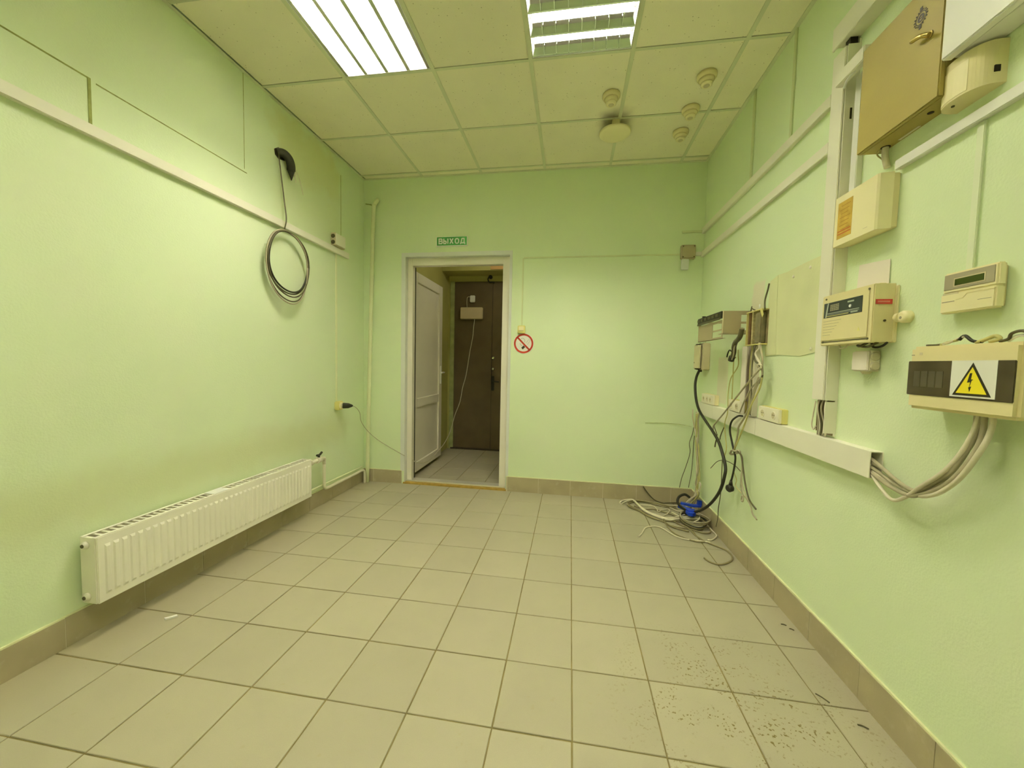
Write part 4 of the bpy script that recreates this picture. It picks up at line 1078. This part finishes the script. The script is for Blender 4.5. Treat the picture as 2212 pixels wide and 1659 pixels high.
# keypad
t = thing('alarm_keypad', 'cream alarm keypad with a dark green display', 'keypad', (XR, 1.27, 1.435))
part('back', rbox(G(), 1.205, 1.340, 1.440, 1.548, 0, .012, .002), CREAMD, t)
part('body', rbox(G(), 1.196, 1.347, 1.494, 1.555, .010, .031, .004), CREAM, t)
fl = part('flap', rbox(G(), 1.196, 1.349, 1.435, 1.4935, .010, .034, .004), CREAM, t)
part('flap_step', xprism([(1.198, 1.488), (1.270, 1.488), (1.282, 1.476), (1.300, 1.474), (1.300, 1.4715), (1.281, 1.4735), (1.269, 1.4855), (1.198, 1.4855)], .0335, .0350), CREAMD, fl)
part('finger_notch', rbox(G(), 1.298, 1.342, 1.488, 1.495, .0315, .0335), BEIGE, fl)
part('print_mark', rbox(G(), 1.305, 1.342, 1.468, 1.4705, .0338, .0345), BEZEL, fl)
part('print_mark', rbox(G(), 1.205, 1.240, 1.462, 1.4632, .0338, .0345), BEZEL, fl)
bz = part('bezel', rbox(G(), 1.203, 1.342, 1.504, 1.549, .0305, .0325, .0008), BEZEL, t)
part('display_frame', rbox(G(), 1.2255, 1.3125, 1.511, 1.5355, .0320, .0330), BEIGE, bz)
part('lcd', rbox(G(), 1.229, 1.309, 1.514, 1.5325, .0325, .0336), LCD, bz, 'dark green display')

# breaker box
t = thing('breaker_box', 'beige breaker box with smoky window and yellow hazard sign', 'breaker box', (XR, 1.216, 1.147))
part('body', rbox(G(), 1.073, 1.359, 1.151, 1.333, 0, .055, .008), CREAMD, t)
bd = part('front', rbox(G(), 1.066, 1.366, 1.147, 1.337, .050, .090, .009), CREAMD, t)
wn = part('window', rbox(G(), 1.074, 1.365, 1.189, 1.292, .0885, .0925, .0015), SMOKY, bd, 'smoky dark window')
for k in range(4):
    part('breaker', rbox(G(), 1.250 + k * .024, 1.270 + k * .024, 1.215, 1.262, .0922, .0932), BREAKER, wn)
sg = part('hazard_sign', rbox(G(), 1.112, 1.2265, 1.194, 1.2925, .0922, .0936), SIGNW, t, 'white card with yellow lightning hazard triangle')
part('triangle_border', xprism([(1.2185, 1.1985), (1.1205, 1.1985), (1.1695, 1.2865)], .0934, .0942), SIGNK, sg)
part('triangle_field', xprism([(1.2085, 1.2045), (1.1305, 1.2045), (1.1695, 1.2745)], .0940, .0947), SIGNY, sg)
part('lightning_bolt', xprism([(1.1745, 1.2585), (1.1800, 1.2335), (1.1722, 1.2350), (1.1745, 1.2190), (1.1690, 1.2395), (1.1650, 1.2415), (1.1712, 1.2425), (1.1690, 1.2590)], .0945, .0952), SIGNK, sg)
part('lightning_foot', xprism([(1.1760, 1.2210), (1.1690, 1.2235), (1.1728, 1.2095)], .0945, .0952), SIGNK, sg)
part('moulded_mark', rbox(G(), 1.348, 1.358, 1.309, 1.312, .0895, .0906), BEZEL, bd)
part('moulded_mark', rbox(G(), 1.322, 1.332, 1.310, 1.318, .0895, .0904), BEIGE, bd)
for nm, m_, r_, pts in (
        ('loose_wire', DKGREY, .0030, [(1.089, 1.360, 1.342), (1.089, 1.320, 1.342), (1.089, 1.277, 1.350), (1.089, 1.256, 1.357)]),
        ('loose_wire', GREYP, .0034, [(1.055, 1.267, 1.340), (1.079, 1.278, 1.346), (1.089, 1.259, 1.358), (1.085, 1.245, 1.360)]),
        ('loose_wire', BLACK, .0042, [(1.085, 1.258, 1.352), (1.089, 1.247, 1.363), (1.089, 1.225, 1.347), (1.089, 1.200, 1.344)]),
        ('loose_wire', OLIVE, .0036, [(1.089, 1.315, 1.341), (1.085, 1.290, 1.347), (1.085, 1.262, 1.352)]),
        ('loose_wire', OLIVE, .0050, [(1.089, 1.215, 1.342), (1.089, 1.190, 1.350), (1.089, 1.170, 1.357), (1.089, 1.158, 1.348), (1.085, 1.178, 1.343)]),
        ('loose_wire', DKGREY, .0036, [(1.089, 1.158, 1.342), (1.089, 1.139, 1.347), (1.089, 1.133, 1.360), (1.089, 1.110, 1.365), (1.09, 1.09, 1.352)]),
        ('loose_wire', WHITE2, .0036, [(1.095, 1.145, 1.342), (1.095, 1.125, 1.354), (1.095, 1.10, 1.352)])):
    part(nm, G().tube(pts, r_, 7), m_, t)

# feed cables from the duct end up to the breaker box
FEEDS = [
    ([(1.109,1.60,.936),(1.109,1.568,.934),(1.089,1.495,.922),(1.079,1.431,.904),(1.069,1.364,.891),(1.069,1.324,.895),(1.069,1.272,.94),(1.069,1.225,.988),(1.079,1.205,1.058),(1.089,1.199,1.113),(1.089,1.197,1.150)], .0062, GREYC),
    ([(1.109,1.60,.889),(1.109,1.567,.887),(1.089,1.501,.879),(1.079,1.428,.869),(1.069,1.362,.868),(1.069,1.323,.881),(1.069,1.26,.923),(1.069,1.211,.978),(1.079,1.185,1.043),(1.089,1.18,1.095),(1.089,1.178,1.150)], .0066, GREYC),
    ([(1.109,1.60,.880),(1.109,1.566,.878),(1.089,1.504,.858),(1.079,1.448,.834),(1.069,1.403,.836),(1.069,1.362,.864),(1.059,1.302,.916),(1.059,1.245,.971),(1.069,1.213,1.03),(1.079,1.195,1.092),(1.089,1.19,1.150)], .0058, GREYP),
    ([(1.109,1.60,.898),(1.109,1.565,.896),(1.099,1.505,.883),(1.089,1.433,.88),(1.079,1.364,.879),(1.069,1.311,.882),(1.069,1.259,.91),(1.069,1.207,.967),(1.069,1.168,1.037),(1.079,1.155,1.09),(1.089,1.157,1.133),(1.089,1.162,1.150)], .0064, GREYP),
    ([(1.109,1.60,.923),(1.109,1.567,.921),(1.099,1.503,.916),(1.094,1.441,.89),(1.089,1.376,.876),(1.089,1.312,.911),(1.089,1.26,.972),(1.089,1.22,1.036),(1.089,1.195,1.092),(1.094,1.189,1.150)], .0058, GREYC),
    ([(1.105,1.60,.908),(1.105,1.567,.906),(1.095,1.50,.896),(1.084,1.43,.883),(1.080,1.36,.876),(1.078,1.31,.893),(1.078,1.262,.945),(1.078,1.222,1.005),(1.082,1.196,1.075),(1.09,1.186,1.150)], .0055, GREYC)]
for k, (pts, r_, m_) in enumerate(FEEDS):
    solo('feed_cable', G().tube(pts, r_, 8), m_, ('pale' if m_ is GREYP else 'darker grey') + ' cable sagging from the open duct end up to the breaker box', 'cable', ('pale' if m_ is GREYP else 'grey') + ' feed cables under the breaker box')

# ================================================================== hanging cables
solo('thick_black_cable', G().tube([(1.090,3.44,1.24),(1.079,3.476,1.18),(1.069,3.47,1.102),(1.059,3.398,.994),(1.059,3.308,.907),(1.069,3.164,.834),(1.069,3.007,.778),(1.069,2.881,.718),(1.069,2.764,.598),(1.059,2.736,.525),(1.062,2.815,.39),(1.065,2.985,.238),(1.055,3.15,.125),(1.016,3.245,.072),(.96,3.257,.09),(.916,3.271,.13),(.93,3.3,.17),(.971,3.288,.2),(1.019,3.319,.17)], .0105, 10), BLACK,
     'thick black cable looping from the corner box down to the floor', 'cable')
HANG = [
    ('g1', [(1.079,2.359,1.268),(1.059,2.454,1.183),(1.059,2.684,1.028),(1.069,2.845,.932),(1.079,3.025,.829),(1.079,3.038,.793)], .0052, GREYC, 'grey cable slanting from the knot down across the duct to its far half'),
    ('g2', [(1.079,2.374,1.20),(1.079,2.473,1.137),(1.079,2.528,1.074),(1.080,2.556,1.05),(1.085,2.62,.975)], .0042, GREYC, 'thin kinked grey cable ending at the middle socket'),
    ('g3', [(1.079,2.385,1.21),(1.079,2.429,1.139),(1.075,2.45,1.057),(1.075,2.524,.959),(1.075,2.6,.884),(1.075,2.609,.837),(1.079,2.652,.733),(1.079,2.658,.715)], .0058, GREYC, 'thicker grey cable passing in front of the duct to the lower tie'),
    ('g4', [(1.079,2.345,1.21),(1.079,2.369,1.143),(1.075,2.443,1.048),(1.072,2.496,.944),(1.072,2.565,.835),(1.074,2.64,.735),(1.074,2.65,.715)], .0050, OLIVE, 'olive cable passing in front of the duct to the lower tie'),
    ('y1', [(1.075,2.70,1.330),(1.079,2.737,1.310),(1.089,2.762,1.201),(1.089,2.76,1.048)], .0036, OLIVE, 'straight thin yellowish cable from the dark bundle to the middle socket'),
    ('y2', [(1.075,2.67,1.38),(1.079,2.674,1.345),(1.089,2.693,1.272),(1.089,2.796,1.188),(1.079,2.8,1.078),(1.069,2.766,.96),(1.079,2.832,.859),(1.079,2.783,.714),(1.079,2.811,.64)], .0036, OLIVE, 'wavy thin yellowish cable hanging past the duct below the dark bundle'),
    ('wv', [(1.105,2.46,1.41),(1.095,2.435,1.377),(1.079,2.441,1.346),(1.079,2.394,1.304),(1.079,2.359,1.268)], .0060, GREYP, 'pale cable leaving the broken box for the upper knot'),
    ('wv2', [(1.105,2.45,1.41),(1.089,2.397,1.365),(1.079,2.354,1.313),(1.079,2.352,1.268),(1.079,2.348,1.213),(1.079,2.408,1.15),(1.079,2.452,1.063),(1.079,2.47,.985)], .0058, GREYC, 'grey cable from the broken box through the upper knot to the duct'),
    ('wv3', [(1.105,2.49,1.41),(1.089,2.479,1.379),(1.089,2.471,1.315),(1.079,2.381,1.278),(1.079,2.345,1.234),(1.079,2.358,1.173)], .0055, DKGREY, 'dark short cable from the broken box ending below the upper knot'),
    ('knot', [(1.07,2.335,1.275),(1.065,2.36,1.285),(1.068,2.385,1.275),(1.08,2.39,1.262),(1.07,2.365,1.256),(1.065,2.342,1.262),(1.06,2.325,1.268)], .0050, GREYP, 'pale tie knotted round the upper cable bunch'),
    ('tie', [(1.079,2.714,.69),(1.070,2.667,.717),(1.068,2.609,.724),(1.075,2.587,.735),(1.079,2.572,.726),(1.084,2.646,.703),(1.084,2.711,.681),(1.079,2.725,.688)], .0062, GREYC, 'grey tie knotted round the lower cable bunch under the duct'),
    ('h1', [(1.089,2.646,.719),(1.089,2.587,.708),(1.089,2.549,.643),(1.089,2.558,.579),(1.089,2.556,.505),(1.089,2.516,.457),(1.089,2.520,.428),(1.089,2.540,.430),(1.089,2.535,.46)], .0042, GREYC, 'grey cable end with a small loop below the lower tie'),
    ('h2', [(1.079,2.607,.726),(1.079,2.547,.709),(1.079,2.522,.65),(1.079,2.478,.554),(1.079,2.418,.479),(1.079,2.331,.451)], .0050, DKGREY, 'dark cable tail below the lower tie reaching nearest the viewer'),
    ('h3', [(1.084,2.605,.725),(1.084,2.554,.703),(1.084,2.542,.639),(1.084,2.534,.537),(1.084,2.467,.474),(1.084,2.407,.443),(1.084,2.379,.407),(1.084,2.324,.392)], .0042, GREYC, 'grey cable tail below the lower tie hanging lowest'),
    ('h4', [(1.099,2.693,.566),(1.099,2.647,.528),(1.099,2.656,.486),(1.099,2.568,.465),(1.099,2.449,.452)], .0030, OLIVE, 'thin crooked olive wire beside the hanging black plug'),
    ('h5', [(1.109,3.136,.472),(1.099,2.982,.564),(1.099,2.845,.606),(1.099,2.687,.613),(1.099,2.599,.599)], .0026, DKGREY, 'hair-thin dark wire arching behind the thick black cable'),
    ('c6', [(1.119,2.944,.60),(1.119,2.944,.345),(1.117,2.965,.222),(1.109,2.946,.149),(1.085,2.906,.10)], .0032, DKGREY, 'thin dark wire running down the right wall over the skirting'),
    ('hk', [(1.079,3.030,.825),(1.075,2.985,.80),(1.07,2.93,.77)], .0036, DKGREY, 'short hooked wire end just below the main duct'),
    ('hk2', [(1.079,2.838,.845),(1.075,2.865,.80),(1.075,2.885,.77),(1.075,2.892,.745)], .0036, DKGREY, 'short dark wire end hanging beside the hooked one'),
    ('tg', [(1.072,2.945,.74),(1.072,2.962,.70),(1.072,2.968,.675)], .0050, DKGREY, 'dark taped cable stub next to the thick black cable'),
]
for nm, pts, r_, m_, lb in HANG:
    solo('hanging_cable', G().tube(pts, r_, 8), m_, lb, 'cable')

t = thing('black_plug_lead', 'black power lead with moulded plug hanging from the main duct', 'power lead', (1.08, 2.66, .44))
part('lead', G().tube([(1.112,2.585,.945),(1.104,2.59,.953),(1.084,2.605,.956),(1.079,2.637,.947),(1.075,2.695,.915),(1.075,2.726,.877),(1.075,2.728,.832),(1.079,2.71,.784),(1.079,2.671,.728),(1.079,2.644,.698),(1.079,2.633,.667),(1.079,2.645,.60),(1.079,2.665,.54),(1.079,2.68,.507)], .0062, 9), BLACK, t)
part('plug_neck', G().lathe((1.079,2.68,.515), (1.079,2.683,.478), [(0,.007),(.5,.010),(1,.014)], 12), BLACK, t)
part('plug_head', G().lathe((1.092,2.690,.462), (1.058,2.676,.455), [(0,.018),(.2,.025),(.8,.025),(1,.018)], 18), BLACK, t)

# cables coming down in the far corner
CORNER = [
    [(1.05,3.44,.90),(1.049,3.43,.839),(1.079,3.476,.751),(1.089,3.432,.658),(1.099,3.41,.546),(1.089,3.396,.416),(1.089,3.345,.315),(1.089,3.276,.289),(1.079,3.327,.193),(1.045,3.387,.129),(1.00,3.45,.03)],
    [(1.09,3.42,.87),(1.079,3.421,.809),(1.089,3.476,.7),(1.099,3.405,.597),(1.099,3.37,.44),(1.089,3.311,.333),(1.079,3.34,.25),(1.079,3.296,.199),(1.069,3.368,.124),(1.03,3.43,.03)],
    [(1.095,3.41,.87),(1.089,3.416,.81),(1.099,3.417,.678),(1.089,3.401,.531),(1.079,3.325,.402),(1.079,3.368,.274),(1.089,3.306,.213),(1.079,3.351,.135),(1.06,3.42,.03)],
    [(1.085,3.46,.87),(1.09,3.45,.76),(1.10,3.47,.62),(1.105,3.43,.48),(1.10,3.40,.33),(1.085,3.35,.22),(1.06,3.40,.12),(1.01,3.47,.03)],
    [(1.10,3.50,.87),(1.105,3.52,.70),(1.11,3.47,.55),(1.105,3.44,.38),(1.095,3.40,.24),(1.07,3.38,.13),(1.04,3.40,.03)],
    [(1.08,3.44,.86),(1.085,3.42,.72),(1.088,3.44,.60),(1.086,3.38,.45),(1.084,3.33,.32),(1.085,3.34,.20),(1.075,3.39,.10),(1.05,3.45,.03)]]
for k, pts in enumerate(CORNER):
    solo('corner_cable', G().tube(pts, (.0062, .0055, .0064, .0055, .0060, .0055)[k], 7), (GREYP, OLIVE, GREYC, GREYP, GREYC, OLIVE)[k],
         ('pale', 'olive', 'grey', 'pale', 'grey', 'olive')[k] + ' cable in the bundle dropping down the far right corner from the duct', 'cable', ('pale', 'olive', 'grey', 'pale', 'grey', 'olive')[k] + ' cables down the far right corner')
solo('stray_wire', G().tube([(1.12,3.618,.72),(1.112,3.618,.66),(1.089,3.618,.57),(1.098,3.618,.482),(1.066,3.618,.346),(1.037,3.618,.246),(1.017,3.605,.158)], .0030, 6), DKGREY, 'thin stray wire hanging on the end wall, farther from the corner', 'cable')
solo('stray_wire', G().tube([(1.128,3.612,.64),(1.125,3.618,.573),(1.123,3.618,.448),(1.118,3.618,.306),(1.095,3.605,.164)], .0030, 6), DKGREY, 'thin stray wire hanging on the end wall, right beside the corner', 'cable')
solo('stray_wire', G().tube([(.70,3.632,.735),(.85,3.632,.742),(.98,3.630,.738),(1.06,3.622,.728),(1.10,3.615,.722)], .0020, 6), SEAMF, 'hair-thin wire lying level on the end wall near the corner', 'cable')

# heap on the floor
HEAP = [
    ([(.483,3.518,.008),(.518,3.575,.010),(.576,3.60,.012),(.614,3.585,.016),(.636,3.477,.016),(.665,3.358,.014),(.717,3.278,.012),(.773,3.215,.014),(.834,3.18,.016),(.909,3.207,.020),(1.024,3.213,.030),(1.095,3.24,.020)], .0095, HEAPP, 'thickest pale cable of the floor heap, bending back at the far left'),
    ([(.958,3.487,.02),(.908,3.483,.02),(.818,3.529,.02),(.724,3.568,.02),(.632,3.576,.02),(.574,3.536,.02),(.542,3.477,.018),(.561,3.416,.012),(.624,3.347,.010),(.684,3.231,.010),(.773,3.153,.010),(.826,3.062,.008),(.874,3.028,.008),(.929,2.998,.008)], .0058, HEAPD, None),
    ([(.961,3.477,.008),(.904,3.486,.008),(.813,3.523,.008),(.73,3.572,.008),(.644,3.584,.008),(.585,3.541,.008),(.557,3.491,.008),(.583,3.425,.008),(.643,3.342,.008),(.707,3.228,.008),(.788,3.179,.008),(.879,3.18,.010),(.971,3.188,.012)], .0056, HEAPD, None),
    ([(.533,2.839,.005),(.569,2.905,.006),(.614,3.008,.006),(.679,3.048,.006),(.726,3.041,.006),(.767,2.976,.006),(.802,2.912,.006),(.859,2.866,.006),(.917,2.859,.006),(.993,2.847,.008),(1.023,2.83,.012)], .0050, HEAPP, 'thin pale cable snaking farthest out onto the floor tiles'),
    ([(.793,3.2,.016),(.787,3.062,.010),(.811,2.951,.006),(.863,2.883,.006),(.931,2.84,.006),(.988,2.831,.012)], .0052, HEAPD, None),
    ([(.937,3.192,.012),(.929,3.1,.008),(.947,3.029,.010),(.962,2.941,.006),(.983,2.878,.008),(1.024,2.822,.006),(1.061,2.785,.006),(1.094,2.749,.006),(1.106,2.694,.006),(1.095,2.636,.006),(1.069,2.593,.006),(1.019,2.55,.006),(.97,2.53,.006),(.936,2.545,.006),(.917,2.571,.006),(.908,2.6,.006)], .0052, HEAPD, 'grey cable ending in a wide hook on the floor nearest the viewer'),
    ([(1.09,3.372,.01),(1.10,3.263,.012),(1.108,3.159,.012),(1.112,3.06,.010),(1.118,2.996,.008),(1.105,2.947,.008),(1.054,2.888,.006),(1.022,2.886,.006)], .0054, HEAPP, 'pale cable bent sharply against the right skirting'),
    ([(.65,3.496,.007),(.711,3.495,.008),(.771,3.493,.008),(.785,3.44,.008),(.788,3.366,.008),(.822,3.407,.008),(.88,3.446,.008),(.892,3.415,.008),(.853,3.334,.008),(.801,3.273,.008)], .0044, HEAPP, None),
    ([(.70,3.612,.145),(.74,3.61,.09),(.80,3.60,.03),(.864,3.585,.012),(.924,3.60,.010),(1.0,3.61,.012),(1.055,3.60,.012),(1.088,3.59,.012),(1.104,3.544,.012)], .0052, DKGREY, 'dark cable rising against the back skirting behind the heap'),
    ([(1.118,3.287,.012),(1.119,3.239,.012),(1.116,3.156,.012),(1.11,3.095,.012),(1.09,3.12,.012),(1.06,3.166,.014),(1.009,3.163,.014)], .0052, HEAPD, None),
    ([(.891,3.338,.02),(.903,3.277,.03),(.929,3.232,.03),(.983,3.232,.035),(1.053,3.283,.035),(1.10,3.32,.03),(1.068,3.213,.03),(1.005,3.154,.02)], .0058, HEAPP, None),
    ([(.50,3.50,.008),(.545,3.555,.012),(.60,3.575,.020),(.632,3.50,.022),(.655,3.40,.020),(.70,3.31,.018),(.755,3.245,.020),(.82,3.20,.022),(.90,3.225,.028),(.97,3.26,.04)], .0060, HEAPP, None),
    ([(.60,3.46,.007),(.68,3.40,.007),(.76,3.42,.007),(.84,3.36,.007),(.90,3.30,.007),(.86,3.22,.007),(.90,3.12,.007),(.99,3.06,.007),(1.06,3.09,.007)], .0048, HEAPD, None),
    ([(.85,3.55,.008),(.92,3.47,.010),(.96,3.40,.014),(1.02,3.42,.020),(1.07,3.48,.014),(1.03,3.54,.008),(.95,3.55,.008)], .0048, HEAPP, None),
    ([(.80,3.10,.006),(.87,3.07,.006),(.95,3.05,.007),(1.03,3.00,.007),(1.09,3.02,.008),(1.11,3.10,.010)], .0046, HEAPD, None)]
for k, (pts, r_, m_, lb) in enumerate(HEAP):
    solo('floor_cable', G().tube(pts, r_, 7), m_, lb or ('thin pale' if m_ is HEAPP else 'thin dark') + ' loose cable in the tangled heap on the floor in the far corner', 'cable', ('pale' if m_ is HEAPP else 'dark') + ' loose cables in the floor heap')
t = thing('floor_cable_coil', 'dark coiled cable under the blue clip in the floor heap', 'cable', (1.01, 3.18, .0))
for k in range(5):
    pts = []
    for q in range(25):
        a = 2 * math.pi * q / 24 + k
        pts.append((1.012 + (.082 + .006 * k) * math.cos(a) + .006 * k - .012, 3.175 + (.125 + .010 * math.sin(k)) * math.sin(a), .012 + .011 * k + .006 * math.sin(2 * a + k)))
    part('loop', G().tube(pts, .0052, 7, 2), (DKGREY, HEAPD, BLACK, HEAPD, GREYC)[k], t)
t = thing('blue_clip', 'bright blue plastic clip lying on the cable heap', 'clip', (1.02, 3.28, .05))
part('long_arm', G().prism('z', [(.930,3.318), (.944,3.350), (1.005,3.278), (1.045,3.248), (1.030,3.214), (.985,3.214), (.975,3.248)], .074, .094), BLUE, t)
part('foot', G().prism('z', [(.972,3.245), (1.050,3.252), (1.036,3.198), (1.008,3.178), (.980,3.190)], .058, .084), BLUE, t)
part('cross_arm', G().prism('z', [(.962,3.360), (.975,3.388), (1.06,3.342), (1.120,3.352), (1.117,3.320), (1.055,3.310)], .088, .105), BLUE, t)
part('upright', G().box(1.090, 1.124, 3.325, 3.360, .098, .142, .004), BLUE, t)

# scattered debris on the floor
for k, (x, y, L, a) in enumerate(((.992,1.555,.045,.9), (1.075,1.985,.022,.3), (1.095,1.955,.018,.5), (.62,1.13,.03,.6), (1.06,1.45,.030,.4))):
    dx, dy = math.cos(-a) * L / 2, math.sin(-a) * L / 2
    solo('floor_debris', G().tube([(x - dx, y - dy, .003), (x, y + .004, .003), (x + dx, y + dy, .003)], .0024, 6), DKGREY,
         ('curled dark shaving on the floor beside the splashes', 'dark fleck by the right skirting, farthest of the two beside the edge', 'dark fleck by the right skirting, closest to the wall', 'dark fleck on the tiles at the bottom of the picture', 'dark sliver close to the right skirting near the splashes')[k], 'debris')
